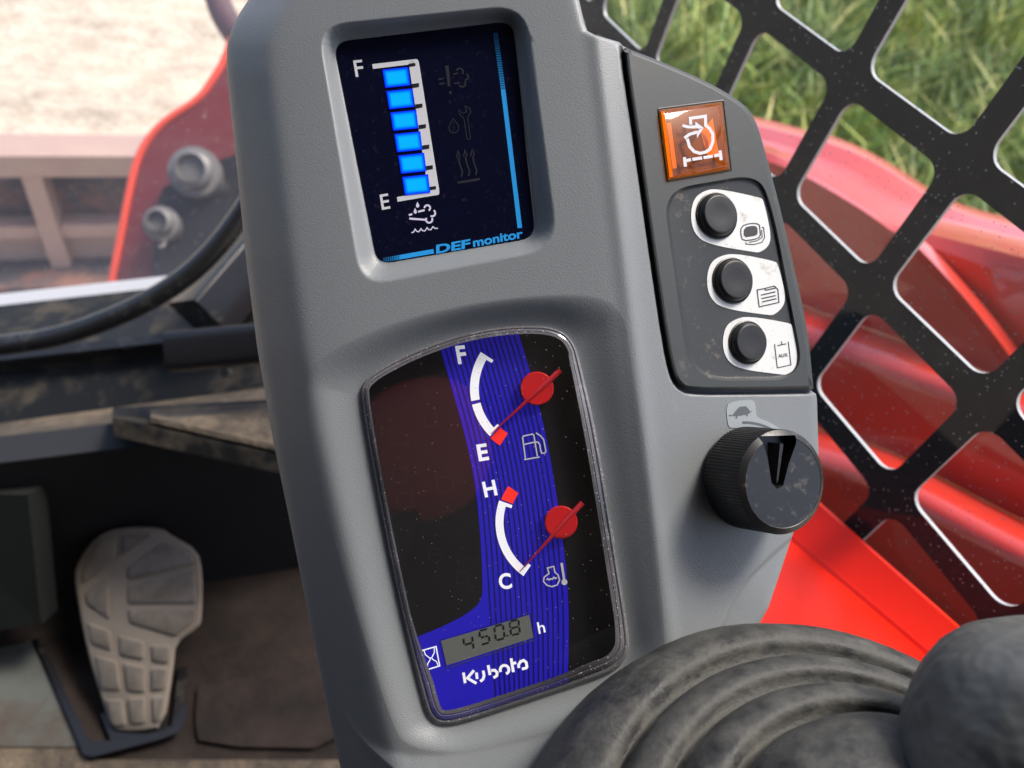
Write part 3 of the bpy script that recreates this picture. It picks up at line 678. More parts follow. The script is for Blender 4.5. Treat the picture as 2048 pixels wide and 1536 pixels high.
text('printed_letter', 'h', zl(1650, 308), zl(1738, 284), zl(1622, 160), g3, M_prtb, gauge, .01)
mb = MB()
ribbon(mb, P(zl, (150, 520), (333, 468), (380, 715), (203, 770)), 2.6, g3, closed=True)
icon(mb, zl, [[(178, 512), (195, 570), (245, 610), (262, 630), (225, 690), (222, 762)], [(310, 475), (312, 545), (278, 610), (290, 632), (340, 660), (362, 718)], [(245, 615), (285, 612)]], 2.0, g3)
mb.build('hourglass_icon', M_prtb, gauge)
mb = MB()
icon(mb, zl, [[(684, 800), (706, 935)], [(818, 772), (735, 872), (850, 940)], [(850, 800), (860, 882)], [(936, 775), (948, 840), (935, 885), (900, 915)], [(1000, 706), (1024, 832)],
              [(1040, 775), (1085, 770), (1115, 800), (1112, 840), (1068, 868)], zarc(1210, 765, 56, 150, 430, 14), [(1294, 618), (1324, 795)], [(1310, 690), (1358, 672)],
              [(1392, 742), (1390, 700), (1415, 660), (1455, 645), (1488, 672), (1498, 742)], [(1500, 738), (1432, 756)]], 5.6, g3)
mb.build('maker_lettering', M_prtb, gauge)
# unlit warning icons
mb = MB(); zz = lambda x, y: (x, y)
for (cx, cy, s) in ((855, 765, 16), (800, 868, 22), (862, 840, 14), (890, 968, 17), (810, 1000, 17), (892, 1035, 15), (800, 950, 16), (925, 1155, 13), (870, 1110, 14)):
    kind = (cx+cy) % 3
    if kind == 0: ribbon(mb, [(cx+s*math.cos(R(30*k)), cy+s*math.sin(R(30*k))) for k in range(12)], 1.5, g1, closed=True); ribbon(mb, [(cx-s*.5, cy), (cx+s*.5, cy-2)], 1.5, g1)
    elif kind == 1: ribbon(mb, [(cx-s, cy-s*.7), (cx+s*.8, cy-s), (cx+s, cy+s*.8), (cx-s*.8, cy+s)], 1.5, g1, closed=True)
    else: ribbon(mb, [(cx-s, cy+s*.6), (cx+s*.1, cy-s*.8), (cx+s, cy+s*.4)], 1.5, g1, closed=True)
mb.build('unlit_icons', M_ghost2, gauge)
# clear cover
LF = offset(LENS, 12)
mb = MB()
def Lr(d, h):
    out = []
    for i, (u, v) in enumerate(LENS):
        k = 1.0 + .9*max(0, min(1, (v-1250)/120)) + .5*max(0, min(1, (u-1130)/60))*(v > 700)
        out.append((u, v, k))
    o2 = [offset(LENS, d*k)[0] for k in (1,)]
    res = []
    offs = {}
    for i, (u, v, k) in enumerate(out):
        n = len(LENS); a, c = LENS[i-1], LENS[(i+1) % n]; tx, ty = c[0]-a[0], c[1]-a[1]; l = math.hypot(tx, ty) or 1
        res.append(cp(u-SG*ty/l*d*k, v+SG*tx/l*d*k, h))
    return res
SG = 1 if sum(LENS[i][0]*LENS[(i+1) % len(LENS)][1]-LENS[(i+1) % len(LENS)][0]*LENS[i][1] for i in range(len(LENS))) > 0 else -1
mb.loft([Lr(-1.5, -31), Lr(0, -22), Lr(2, -20), Lr(4.5, -21.5), Lr(5.5, -17.5), Lr(8.5, -15.5), Lr(9.5, -17), Lr(10.5, -14.5), Lr(14.5, -14)]); mb.build('cover_rim', M_rim, gauge, smooth=35)
mb = MB(); mb.loft([Lr(14.5, -15), Lr(14.5, -30), Lr(10, HD+.3)]); mb.build('cover_wall', M_dial, gauge, smooth=40)
mb = MB(); mb.poly(Lr(14.5, -14)); mb.build('clear_cover', M_lens, gauge, face=True)

# ---- switch panel on the sloping wing
wf = lambda k: (lambda u, v: wp(u, v, k))
mb = MB(); mb.loft([[wp(u, v, -22) for u, v in offset(PANEL, -1)], [wp(u, v, 2) for u, v in PANEL], [wp(u, v, 6) for u, v in offset(PANEL, 3)], [wp(u, v, 7.5) for u, v in offset(PANEL, 7)]])
REC = roundpoly(P(zs, (218, 665), (610, 596), (672, 720), (812, 1452), (330, 1455)), [60, 55, 90, 70, 75], 8)
pan_in = resample(offset(PANEL, 7), 120); rec_o = resample(REC, 120)
c0 = np.mean(np.array(rec_o), axis=0)
k0 = min(range(120), key=lambda k: math.hypot(rec_o[k][0]-pan_in[0][0], rec_o[k][1]-pan_in[0][1]))
# one flat face bridging outline and recess: tessellate with hole
tri = tessellate_polygon([[Vector((*p, 0)) for p in offset(PANEL, 7)], [Vector((*p, 0)) for p in REC][::-1]])
allp = offset(PANEL, 7) + REC[::-1]
mb.add([wp(u, v, 7.5) for u, v in allp], [tuple(t) for t in tri])
panel = mb.build('switch_panel', M_dark, console, smooth=50)
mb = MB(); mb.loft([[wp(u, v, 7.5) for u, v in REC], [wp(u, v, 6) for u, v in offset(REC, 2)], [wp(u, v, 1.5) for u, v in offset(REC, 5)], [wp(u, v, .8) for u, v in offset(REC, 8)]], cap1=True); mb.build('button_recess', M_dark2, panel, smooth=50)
BUT = [dict(b=(262, 265), br=(152, 171), c=(292, 265), r=(115, 135), plate=[(262, 60), (590, 128), (612, 150), (665, 385), (655, 480), (585, 530), (545, 528), (200, 470)], L=(75, 262)),
       dict(b=(378, 738), br=(149, 169), c=(402, 735), r=(110, 132), plate=[(400, 535), (690, 592), (718, 615), (770, 830), (762, 920), (690, 988), (640, 988), (310, 940)], L=(192, 740)),
       dict(b=(487, 1190), br=(148, 160), c=(515, 1195), r=(114, 128), plate=[(500, 995), (800, 1045), (825, 1068), (865, 1280), (858, 1375), (780, 1425), (735, 1422), (430, 1383)], L=(308, 1190))]
for bi, B_ in enumerate(BUT):
    pl = B_['plate']; lx, ly = B_['L']
    pts = [pl[0], pl[1], pl[2], pl[3], pl[4], pl[5], pl[6], pl[7]] + [(lx+28, ly+ (pl[7][1]-ly)*.62), (lx, ly), (lx+25, ly-(ly-pl[0][1])*.62), (lx+95, pl[0][1]+22)]
    pts = chaikin(P(zb, *pts), 2)
    mb = MB(); mb.prism([wp(u, v, .9) for u, v in pts], [wp(u, v, 2.0) for u, v in pts]); mb.build('button_label', M_white, panel)
    # button as a lathe on the wing plane
    cb = zb(*B_['b']); x, y = wing.loc(*cb); rb = (wing.loc(cb[0], cb[1]-B_['br'][1]/3.657)[1]-y)
    def rg(r_, h): return [wing.pt(x+r_*math.cos(R(10*k)), y+r_*math.sin(R(10*k)), h*PX) for k in range(36)]
    mb = MB(); mb.loft([rg(rb*1.0, 2.2), rg(rb*1.0, 5), rg(rb*.95, 6), rg(rb*.93, 3)]); mb.build('button_collar', M_black, panel, smooth=40)
    mb = MB(); mb.loft([rg(rb*.93, 3), rg(rb*.89, 10), rg(rb*.82, 17), rg(rb*.79, 18.5), rg(rb*.74, 18.8), rg(rb*.4, 17.2), rg(rb*.1, 16.6)], cap1=True); mb.build('push_button', M_blackc, panel, smooth=40)
wi = wf(2.5)
mb = MB(); dl_ = resample(chaikin(P(zs, (300, 1340), (318, 1400), (352, 1436), (410, 1446), (560, 1447), (720, 1446)), 2, False), 60, False)
for k in range(59):
    if random.random() < .85: ribbon(mb, [dl_[k], dl_[k+1]], random.uniform(1.2, 4.2), wf(2.2))
mb.build('dust_line', M_mudl, panel)
mb = MB()
ribbon(mb, chaikin(P(zb, (447, 340), (510, 316), (580, 320), (585, 360), (590, 415), (545, 435), (460, 445), (445, 400)), 1), 2.2, wi, closed=True)
strip_poly(mb, chaikin(P(zb, (467, 350), (520, 334), (566, 338), (570, 400), (530, 412), (466, 420)), 1), wi)
icon(mb, zb, [[(598, 345), (612, 348), (620, 420), (600, 455), (540, 472), (482, 468), (482, 455)], [(598, 365), (602, 420), (560, 445), (505, 455)]], 1.8, wi)
mb.build('page_icon', M_ink, panel)
mb = MB()
ribbon(mb, P(zb, (564, 805), (625, 792), (690, 775), (716, 800), (724, 895), (580, 928)), 2.2, wi, closed=True)
icon(mb, zb, [[(592, 842), (698, 818)], [(595, 868), (700, 845)], [(600, 892), (706, 868)], [(618, 796), (628, 806), (700, 790)]], 2.4, wi)
mb.build('list_icon', M_ink, panel)
mb = MB()
icon(mb, zb, [[(692, 1200), (712, 1374), (812, 1352), (792, 1182)], [(712, 1212), (776, 1198)], [(742, 1180), (745, 1206)]], 1.9, wi)
text('', 'AUX', zb(722, 1302), zb(790, 1290), zb(718, 1276), wi, None, None, .02, mb=mb)
mb.build('auxiliary_icon', M_ink, panel)

# warning lamp: amber glass block
M_amb = glass('amber_lens', haze=.03, hcol=(.4, .16, .05), speck=(900, .05), rough=.06, tint=(.97, .55, .15))
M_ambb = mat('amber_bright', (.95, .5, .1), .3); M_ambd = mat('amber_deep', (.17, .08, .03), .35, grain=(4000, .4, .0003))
aq = [np.array(zw(*p)) for p in ((248, 258), (1318, 118), (1450, 1262), (402, 1440))]
def ap(s, t): return tuple((aq[0]*(1-s)+aq[1]*s)*(1-t)+(aq[3]*(1-s)+aq[2]*s)*t)
def arect(d, d2=None): d2 = d2 or d; return [ap(d, d2), ap(1-d, d2), ap(1-d, 1-d2), ap(d, 1-d2)]
mb = MB(); mb.loft([[wp(*p, 7.9) for p in roundpoly(arect(-.035), 4, 3)], [wp(*p, 9) for p in roundpoly(arect(-.02), 4, 3)], [wp(*p, 6) for p in roundpoly(arect(-.0), 3, 3)]]); mb.build('lamp_bezel', M_black, panel)
mb = MB(); mb.poly([wp(*p, 8.1) for p in arect(.0)]); mb.build('lamp_body', M_ambd, panel)
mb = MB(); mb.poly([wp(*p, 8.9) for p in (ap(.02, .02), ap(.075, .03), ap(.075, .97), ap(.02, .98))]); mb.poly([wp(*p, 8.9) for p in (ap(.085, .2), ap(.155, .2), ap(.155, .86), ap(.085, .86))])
mb.poly([wp(*p, 8.9) for p in (ap(.60, .40), ap(.82, .22), ap(.85, .80), ap(.66, .74))]); mb.build('painted_glow', M_ambb, panel)  # brighter amber patches paint a glow inside the block
mb = MB(); mb.loft([[wp(*p, 9) for p in arect(.0)], [wp(*p, 17) for p in arect(.03)], [wp(*p, 19.5) for p in arect(.07)]], cap1=True); mb.build('amber_lens', M_amb, panel, smooth=30)
mb = MB(); wq = wf(20.3)
icon(mb, zw, [[(782, 505), (775, 398), (1030, 362), (1035, 520), (1100, 570), (1155, 660), (1160, 790), (1110, 920), (1030, 975), (940, 995), (840, 965), (760, 880), (722, 745)]], 6.2, wq)
icon(mb, zw, [[(640, 520), (730, 545), (860, 545)], [(672, 735), (760, 670), (900, 628)]], 6, wq)
strip_poly(mb, P(zw, (860, 455), (1003, 560), (930, 575), (855, 565)), wq); strip_poly(mb, P(zw, (1003, 560), (888, 732), (885, 650), (920, 590)), wq)
icon(mb, zw, [[(672, 1060), (690, 1222)], [(700, 1122), (785, 1102)], [(808, 1098), (975, 1073)], [(998, 1068), (1160, 1043)], [(1180, 1040), (1262, 1022)], [(1280, 945), (1300, 1112)]], 6.2, wq)
mb.build('filter_icon', M_prt, panel)

# ---- tortoise decal and speed dial
M_decal = mat('pale_decal', (.33, .36, .37), .35); M_decald = mat('decal_grey', (.10, .11, .115), .4)
wd1 = wf(1.2); wd2 = wf(1.7)
mb = MB(); dec = chaikin(P(zk, (735, 215), (800, 180), (960, 165), (985, 200), (992, 300), (1010, 325), (1110, 360), (1230, 440), (1330, 560), (1290, 600), (1180, 470), (1060, 410), (930, 395), (775, 415), (748, 380)), 1)
strip_poly(mb, dec, wd1); deco = mb.build('speed_decal', M_decal, console)
mb = MB(); ribbon(mb, chaikin(P(zk, (875, 362), (960, 365), (1060, 390), (1160, 440), (1230, 510)), 2, False), 5, wd2)
strip_poly(mb, P(zk, (790, 298), (818, 262), (850, 228), (905, 224), (930, 250), (940, 270), (965, 255), (935, 285), (915, 292), (860, 305), (800, 308)), wd2)
for q in (((825, 303), (835, 305), (828, 328), (812, 332)), ((905, 292), (918, 290), (922, 310), (908, 308)), ((790, 300), (760, 296), (755, 306), (785, 309))): strip_poly(mb, P(zk, *q), wd2)
mb.build('tortoise_icon', M_decald, deco)
kx, ky = wing.loc(*zk(890, 828)); kr = wing.loc(*zk(890, 828-432))[1]-ky; KH = 124*PX
NT = 96
def kring(r_, h, teeth=0.0):
    out = []
    for k in range(NT*4):
        a = 2*math.pi*k/(NT*4); rr_ = r_ - (teeth if k % 4 in (2, 3) else 0); out.append(wing.pt(kx+rr_*math.cos(a), ky+rr_*math.sin(a), h))
    return out
mb = MB(); mb.loft([kring(kr*.97, .001), kring(kr, .0015, kr*.022), kring(kr*.965, KH*.93, kr*.022), kring(kr*.955, KH*.94), kring(kr*.84, KH), kring(kr*.83, KH*.995)], cap0=True, cap1=True)
# slot cut in the face
slot_px = P(zk, (1030, 480), (1090, 660), (1125, 880), (1170, 930), (1225, 900), (1270, 720), (1335, 540), (1335, 470))
kt = Plane(wing.o + wing.n*KH, wing.n)
kn = make('speed_knob', mb.v, mb.f, M_black, console, smooth=30)
cutm = MB(); cl_ = [kt.loc(*p) for p in slot_px]
kcx, kcy = kx, ky
cut = MB()
lo = []; hi = []
for (x, y) in cl_:
    lo.append(wing.pt(*(lambda q: (q[0], q[1]))((x, y)), KH-.0042)); hi.append(wing.pt(x, y, KH+.002))
cut.prism(lo, hi); co = cut.build('cutter', M_black)
bo = kn.modifiers.new('b', 'BOOLEAN'); bo.operation = 'DIFFERENCE'; bo.object = co; bo.solver = 'EXACT'
dg = bpy.context.evaluated_depsgraph_get(); dg.update(); nm = bpy.data.meshes.new_from_object(kn.evaluated_get(dg)); nm.name = 'speed_knob'
kn.modifiers.clear(); kn.data = nm; bpy.data.objects.remove(co); nm.set_sharp_from_angle(angle=R(30))
mb = MB()
ta, tb = kt.loc(*zk(1235, 545)), kt.loc(*zk(1195, 880)); ta, tb = Vector(ta), Vector(tb); dd = (tb-ta).normalized(); n2 = Vector((-dd.y, dd.x))
secs = []
for t, wd in ((0, .0022), (.9, .0012), (1, .0004)):
    c_ = ta*(1-t)+tb*t
    secs.append([wing.pt(*(c_-n2*wd), KH-.0041), wing.pt(*(c_-n2*wd*.25), KH-.0012), wing.pt(*(c_+n2*wd*.25), KH-.0012), wing.pt(*(c_+n2*wd), KH-.0041)])
mb.loft(secs, cap0=True, cap1=True); mb.build('pointer_ridge', M_blackc, kn, smooth=30)

# ------------------------------------------------------------------ control lever with rubber boot (lower right)
bc = C + ray(1752, 1872)*.160
lever = empty('control_lever', bc, 'dusty black rubber lever boot with folded ribs beside the grey console', 'control lever')
axs = (up*1.0 + Vector((0, -.10, 0))).normalized(); e1 = axs.cross(Vector((0, 1, 0))).normalized(); e2 = axs.cross(e1)
prof = [(.096, -.10), (.092, -.03), (.088, -.012), (.083, -.001), (.0775, .004), (.0735, .0035), (.0712, -.003), (.0705, .0035), (.069, .0085), (.065, .0125), (.0615, .0125), (.0592, .0062), (.0585, .013), (.057, .0185), (.053, .0225), (.0495, .0225), (.0475, .0155), (.0466, .023),
        (.0455, .029), (.043, .0345), (.0395, .0385), (.034, .0415), (.027, .0435), (.02, .0445), (.012, .045)]
mb = MB(); rings = []
for r_, z_ in prof:
    r_, z_ = r_*.85, z_*.85
    rings.append([bc + e1*(r_*math.cos(2*math.pi*k/72)*1.02) + e2*(r_*math.sin(2*math.pi*k/72)) + axs*z_ for k in range(72)])
mb.loft(rings, cap1=True); mb.build('rubber_boot', M_rubber, lever, smooth=180)
# grip: rounded body rising on the right
mb = MB(); gc = C + ray(2135, 1572)*.150
rings = []
for k in range(17):
    t = k/16; a = R(-90+180*t); rr_ = max(math.cos(a), .02)**.36; zz_ = math.sin(a)
    rings.append([gc + _r*(.0335*rr_*math.cos(2*math.pi*i/48)) + (_u*.95+_r*.12)*(.0325*zz_) + _f*(.026*rr_*math.sin(2*math.pi*i/48)) for i in range(48)])
mb.loft(rings, cap0=True, cap1=True); mb.build('grip', M_rubber2, lever, smooth=180)

# ------------------------------------------------------------------ cab: floor, frame, roof
mr = Vector((.858, .505, 0)).normalized(); mf = Vector((-.505, .858, 0)).normalized(); RX = .31
def mx(x, y, z): return mr*x + mf*y + Vector((0, 0, z))
mb = MB(); q = [(-.60, -.95), (.42, -.95), (.42, .85), (-.60, .85)]
mb.prism([mx(x, y, FZ-.05) for x, y in q], [mx(x, y, FZ) for x, y in q]); struct(mb.build('floor', M_floor))
frame = empty('cab_frame', (0, .5, FZ), 'dusty black steel cab frame with sill bars under the front window', 'cab frame')
def beam(name, a, b, w1, h1, m_, upv=None, bev=.004, par=frame, smooth=40):
    d = (b-a).normalized(); upv = upv or _u; y = (upv-d*upv.dot(d)).normalized(); x = d.cross(y)
    pts = roundpoly([(-w1/2, -h1/2), (w1/2, -h1/2), (w1/2, h1/2), (-w1/2, h1/2)], bev, 3)
    mb = MB(); mb.loft([[a+x*px_+y*py_ for px_, py_ in pts], [b+x*px_+y*py_ for px_, py_ in pts]], cap0=True, cap1=True); return mb.build(name, m_, par, smooth=smooth)
def at(u, v, d): return C + ray(u, v)*d
def face_bar(name, tl, tr, bl, br_, d0, d1, m_, thick=.05):
    """bar whose visible face has these pixel corners; upper edge at depth d0, lower edge at d1"""
    a, b, c, d = at(*tl, d0), at(*tr, d0), at(*br_, d1), at(*bl, d1); n = (b-a).cross(d-a).normalized()
    if n.dot(C-a) < 0: n = -n
    mb = MB(); q = [a, b, c, d]; i_ = [p + (sum(q, Vector())/4-p)*.012 + n*.003 for p in q]; lo = [p-n*thick for p in q]
    mb.loft([lo, q, i_], cap0=True, cap1=True); return mb.build(name, m_, frame)
face_bar('window_seal', (-200, 612), (520, 534), (-200, 640), (520, 562), .800, .795, M_alu, .02)
face_bar('upper_sill', (-200, 638), (560, 552), (-200, 735), (560, 655), .79, .72, M_frame)
face_bar('sill_lip', (-200, 728), (420, 660), (-200, 745), (420, 677), .715, .712, M_tube, .02)
face_bar('sill_face', (-200, 745), (640, 660), (-200, 905), (640, 772), .74, .71, M_frame)
face_bar('sill_ledge', (-200, 880), (640, 765), (-200, 906), (640, 800), .712, .66, M_mud, .015)
face_bar('lower_panel', (-200, 905), (640, 815), (-200, 1020), (640, 862), .66, .65, M_frame, .02)
face_bar('gusset', (225, 822), (640, 800), (225, 842), (640, 935), .63, .57, M_frame, .012)
face_bar('gusset_dust', (300, 826), (640, 806), (300, 842), (640, 918), .6245, .569, M_mud, .001)
def tube(name, pts, r_, m_, par, nseg=14, **kw):
    pts = [Vector(p) for p in chaikin([tuple(p) for p in pts], 2, False)]; rings = []
    pr = None
    for i, p in enumerate(pts):
        d = (pts[min(i+1, len(pts)-1)]-pts[max(i-1, 0)]).normalized(); x = d.cross(_f if abs(d.dot(_f)) < .9 else _u).normalized(); y = d.cross(x)
        rings.append([p + x*(r_*math.cos(2*math.pi*k/nseg)) + y*(r_*math.sin(2*math.pi*k/nseg)) for k in range(nseg)])
    mb = MB(); mb.loft(rings, cap0=True, cap1=True); return mb.build(name, m_, par, smooth=50, **kw)
tube('grab_tube', [at(-200, 712, .60), at(0, 692, .60), at(130, 672, .60), at(260, 622, .60), at(360, 565, .60), at(430, 500, .60), at(490, 420, .60), at(560, 300, .60)], .0085, M_tube, frame)
beam('corner_post', at(400, 640, .70), at(620, 380, .80), .05, .05, M_gloss)
beam('bracket', at(345, 704, .585), at(700, 672, .585), .03, .032, M_gloss, bev=.008)
bx_ = at(440, 745, .60)
mb = MB(); bt = [at(448+9*math.cos(R(30*k)), 746+9*math.sin(R(30*k)), .592) for k in range(12)]; mb.prism([p+_f*.01 for p in bt], bt); mb.build('bolt', M_steel, frame)
# recess under the sill, its shade coloured into a black bulkhead sheet; side panel
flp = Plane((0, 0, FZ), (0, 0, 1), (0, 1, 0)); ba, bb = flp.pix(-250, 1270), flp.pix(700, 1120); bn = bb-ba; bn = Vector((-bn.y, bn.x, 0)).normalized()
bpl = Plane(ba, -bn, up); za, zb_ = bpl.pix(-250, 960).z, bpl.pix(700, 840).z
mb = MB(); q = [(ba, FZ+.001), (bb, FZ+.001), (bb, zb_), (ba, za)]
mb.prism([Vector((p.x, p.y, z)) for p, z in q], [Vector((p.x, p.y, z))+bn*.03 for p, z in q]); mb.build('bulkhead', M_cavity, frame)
face_bar('side_panel', (-200, 980), (62, 985), (-200, 1290), (88, 1245), .60, .64, mat('dull_dark_panel', (.016, .018, .016), .8, spec=.2), .02)
# roof and rear posts (they shade the console)
mb = MB(); q = [(-.60, -.95), (RX, -.95), (RX, .72), (-.60, .72)]
mb.prism([mx(x, y, 2.05) for x, y in q], [mx(x, y, 2.12) for x, y in q]); mb.build('roof', M_liner, frame)
for x in (-.57, .40): beam('rear_post', mx(x, -.90, FZ+.001), mx(x, -.90, 2.049), .06, .06, M_gloss, upv=mf)
mb = MB(); q = [(-.53, FZ+.002), (.36, FZ+.002), (.36, 2.045), (-.53, 2.045)]
mb.prism([mx(x, -.92, z) for x, z in q], [mx(x, -.88, z) for x, z in q]); mb.build('rear_wall', M_liner, frame)  # unseen, raised up to the roof so the gauge cover reflects dark

mb = MB(); q = [(-.88, FZ+.002), (.38, FZ+.002), (.38, 2.045), (-.88, 2.045)]
mb.prism([mx(-.59, y, z) for y, z in q], [mx(-.56, y, z) for y, z in q]); mb.build('left_light_block', M_liner, frame)  # unseen opaque wall, added to darken the left side and its reflections
# unseen seat added behind the camera to make the red reflection in the gauge cover
sc_ = C - _f*.50 + _r*(-.112) - _u*.082
seat = empty('reflection_seat', Vector((sc_.x, sc_.y, FZ)), 'unseen added seat with red headrest, mirrored faintly in the gauge cover', 'seat')
def puff(name, c, ax, ay, az, m_):
    rings = []
    for k in range(13):
        a = R(-90+15*k); rr_ = max(math.cos(a), .02)**.7; zz_ = math.copysign(abs(math.sin(a))**.8, math.sin(a))
        rings.append([c + az*zz_ + ax*(rr_*math.copysign(abs(math.cos(2*math.pi*i/32))**.85, math.cos(2*math.pi*i/32))) + ay*(rr_*math.copysign(abs(math.sin(2*math.pi*i/32))**.85, math.sin(2*math.pi*i/32))) for i in range(32)])
    mb = MB(); mb.loft(rings, cap0=True, cap1=True); return mb.build(name, m_, seat, smooth=180)
M_seat = mat('reflection_red_vinyl', (.85, .12, .14), .5)
puff('reflector_pad', sc_, _r*.085 + _u*.02, _u*.088 - _r*.012, _f*.045, M_seat)
puff('backrest', sc_ - _u*.285 - _r*.01, _r*.19, _u*.16, _f*.05, M_liner)
puff('cushion', Vector((sc_.x, sc_.y+.02, FZ+.30)), Vector((.2, 0, 0)), Vector((0, .2, 0)), Vector((0, 0, .06)), M_liner)
mb = MB(); mb.prism([Vector((sc_.x+x, sc_.y+y, FZ+.001)) for x, y in ((-.12, -.12), (.12, -.12), (.12, .12), (-.12, .12))], [Vector((sc_.x+x, sc_.y+y, FZ+.25)) for x, y in ((-.09, -.09), (.09, -.09), (.09, .09), (-.09, .09))]); mb.build('seat_base', M_gloss, seat)
beam('backrest_post', Vector((sc_.x, sc_.y-.06, FZ+.2)), sc_ - _f*.045, .03, .03, M_gloss, par=seat)

# front window
fp = Plane(at(200, 300, .84), (-_f), up)
mb = MB(); mb.poly([at(-250, -120, .86), at(640, -120, .86), at(640, 556, .805), at(-250, 648, .805)])
tag(mb.build('front_window', M_front, face=True), 'dirty smeared front window glass with dried splashes on the left', 'window')

# foot pedal
fl = Plane((0, 0, FZ), (0, 0, 1), (0, 1, 0))
pb0 = at(*zp(745, 1240), 1.0); tt = (FZ+.012-C.z)/ray(*zp(745, 1240)).z; pb0 = C + ray(*zp(745, 1240))*tt
pn_ = (Vector((0, -.62, .78))).normalized(); ped = Plane(pb0, pn_, up)
pedal = empty('foot_pedal', Vector((pb0.x, pb0.y, FZ)), 'worn grey foot pedal with raised tread pads on the cab floor', 'pedal')
OUT = chaikin(P(zp, (398, 400), (430, 315), (520, 190), (640, 148), (870, 148), (930, 195), (1065, 270), (1092, 400), (1088, 640), (1070, 685), (948, 765), (935, 900), (885, 1225), (740, 1250), (600, 1240), (540, 1040), (480, 850), (420, 560)), 1)
mb = MB(); mb.loft([[ped.pix(u, v, -.016) for u, v in OUT], [ped.pix(u, v, 0) for u, v in OUT], [ped.pix(u, v, .002) for u, v in offset(OUT, 5)]], cap0=True, cap1=True); mb.build('pedal_plate', M_pedalb, pedal, smooth=40)
PADS = [[(520, 215), (630, 195), (615, 320), (445, 450), (435, 400)], [(665, 190), (810, 185), (650, 300)], [(580, 400), (590, 640), (470, 560), (460, 500)], [(690, 370), (880, 230), (1040, 300), (1045, 345), (690, 430)],
        [(690, 455), (1050, 378), (1055, 555), (690, 555)], [(690, 585), (1055, 583), (1045, 650), (950, 735), (700, 660)], [(470, 660), (595, 705), (600, 810), (490, 770)], [(640, 730), (775, 765), (775, 860), (645, 835)],
        [(815, 785), (918, 785), (908, 880), (820, 870)], [(512, 840), (628, 868), (650, 1025), (548, 1020)], [(665, 880), (780, 900), (780, 1035), (685, 1030)], [(815, 905), (905, 905), (890, 1020), (815, 1030)],
        [(570, 1075), (660, 1075), (680, 1215), (605, 1220)], [(690, 1070), (780, 1065), (785, 1200), (705, 1210)], [(820, 1065), (885, 1060), (870, 1190), (825, 1200)]]
for pd_ in PADS:
    q = roundpoly(P(zp, *pd_), 5, 2); mb = MB(); mb.loft([[ped.pix(u, v, .0021) for u, v in q], [ped.pix(u, v, .0038) for u, v in q], [ped.pix(u, v, .0048) for u, v in offset(q, 2.5)]], cap1=True); mb.build('tread_pad', M_pedal, pedal, smooth=40)
fr_o = P(zp, (180, 745), (225, 760), (480, 1300), (720, 1290), (925, 1215), (965, 900), (1010, 900), (1000, 1180), (960, 1255), (860, 1290), (500, 1385), (450, 1372))
mb = MB(); tri = tessellate_polygon([[Vector((*p, 0)) for p in fr_o]])
lo = [fl.pix(u, v, .001) for u, v in fr_o]; hi = [fl.pix(u, v, .012) for u, v in fr_o]; n = len(lo)
mb.add(lo+hi, [tuple(n+i for i in t) for t in tri] + [(i, (i+1) % n, n+(i+1) % n, n+i) for i in range(n)]); mb.build('pedal_frame', M_gloss, pedal)
mb = MB(); q = P(zp, (540, 1150), (900, 1150), (880, 1290), (600, 1300)); mb.prism([fl.pix(u, v, .001) for u, v in q], [fl.pix(u, v, .009) for u, v in q]); mb.build('pivot_base', M_gloss, pedal)
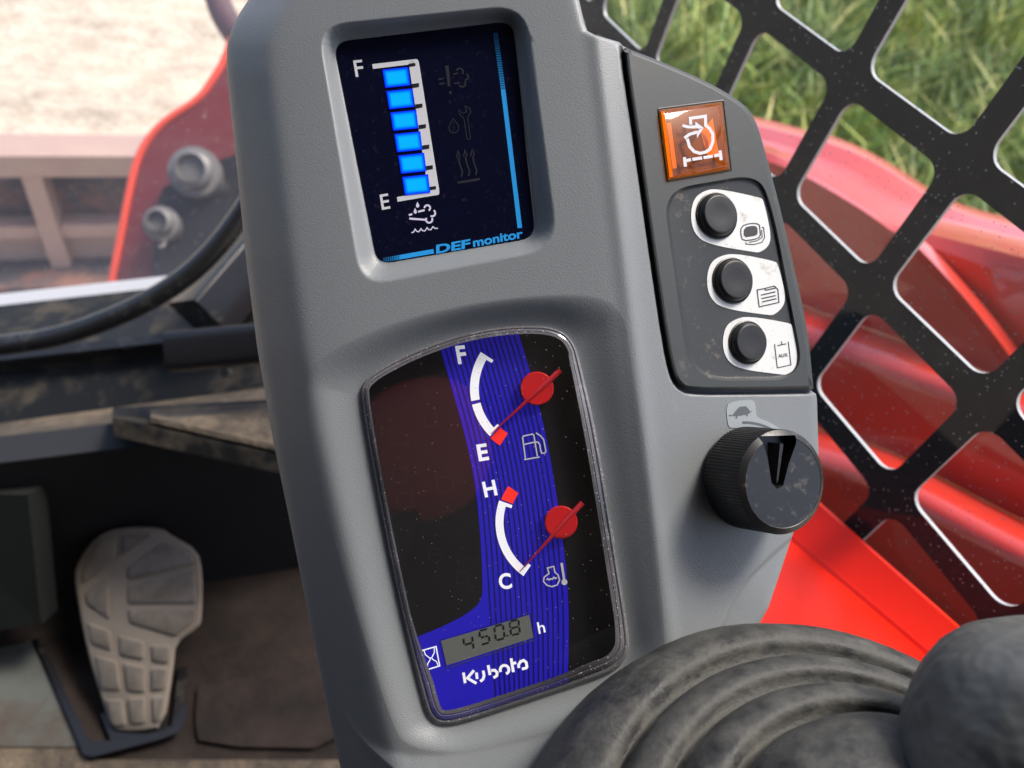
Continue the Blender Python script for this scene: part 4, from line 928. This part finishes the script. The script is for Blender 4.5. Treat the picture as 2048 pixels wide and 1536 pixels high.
# floor mats
def floorpoly(name, pts, h, m_, label, cat):
    mb = MB(); mb.prism([fl.pix(u, v, .0005) for u, v in pts], [fl.pix(u, v, h) for u, v in pts]); return tag(mb.build(name, m_), label, cat)
floorpoly('floor_plate', P(zp, (-300, 860), (170, 760), (430, 1300), (440, 1330), (-300, 1330)), .006, mat('grey_plate', (.10, .107, .095), .7, dust=.8, dscale=14, dthr=(.45, .65), dcol=(.07, .045, .032)), 'grey muddy floor plate left of the pedal', 'plate')
floorpoly('rubber_mat', chaikin(P(zp, (1070, 960), (1160, 1030), (1230, 960), (1480, 960), (1700, 1010), (1900, 1340), (1080, 1325), (1050, 1200)), 1), .006, M_floor, 'brown muddy rubber mat right of the pedal', 'mat')
floorpoly('mud_strip', P(zp, (-300, 1335), (440, 1335), (480, 1400), (1900, 1400), (1900, 1480), (-300, 1480)), .004, M_mud, 'strip of dried mud and straw along the floor edge', 'mud')

# red loader arm and fittings outside the front window
ap_ = Plane(C + ray(330, 400)*1.15, (-_f + _r*.15).normalized(), up)
arm = empty('loader_arm', ap_.pix(330, 575, 0), 'dark red loader arm with a bright red edge outside the front window', 'loader arm')
AO = [(470, 60), (447, 125), (430, 152), (398, 200), (330, 240), (290, 285), (270, 330), (255, 400), (240, 480), (222, 570), (214, 640), (620, 640), (620, 60)]
AO = chaikin(AO, 1)
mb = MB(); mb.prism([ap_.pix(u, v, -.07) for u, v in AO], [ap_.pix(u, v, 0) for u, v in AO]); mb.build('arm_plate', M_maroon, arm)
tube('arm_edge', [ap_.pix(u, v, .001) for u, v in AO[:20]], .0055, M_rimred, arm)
mb = MB(); q = chaikin([(318, 380), (352, 362), (480, 300), (600, 300), (600, 600), (330, 600), (300, 560), (312, 470)], 1)
mb.prism([ap_.pix(u, v, .001) for u, v in q], [ap_.pix(u, v, .03) for u, v in q]); mb.build('pivot_cover', M_gloss, arm)
def coupler(u, v, r_, lab):
    p = ap_.pix(u, v, .031); n = ap_.n; x = ap_.ex; y = ap_.ey; mb = MB()
    rg = lambda q, h: [p + x*(q*math.cos(R(15*k))) + y*(q*math.sin(R(15*k))) + n*h for k in range(24)]
    mb.loft([rg(r_, 0), rg(r_, .02), rg(r_*.75, .022), rg(r_*.75, .035), rg(r_*.55, .04), rg(r_*.5, .03)], cap0=True, cap1=True)
    return tag(mb.build('hydraulic_coupler', M_steel, smooth=40), lab, 'coupler')
coupler(395, 350, .038, 'upper grey ring shaped hydraulic coupler on the red loader arm')
coupler(330, 452, .026, 'lower small grey hydraulic coupler on the red loader arm')
tag(tube('hydraulic_hose', [at(420, -80, 1.3), at(432, -10, 1.3), at(448, 35, 1.28), at(480, 80, 1.25), at(560, 140, 1.2)], .022, M_hose, None), 'dull maroon hydraulic hose rising behind the console', 'hose')

for o in scn.objects:
    if '_w' in o.keys(): del o['_w']
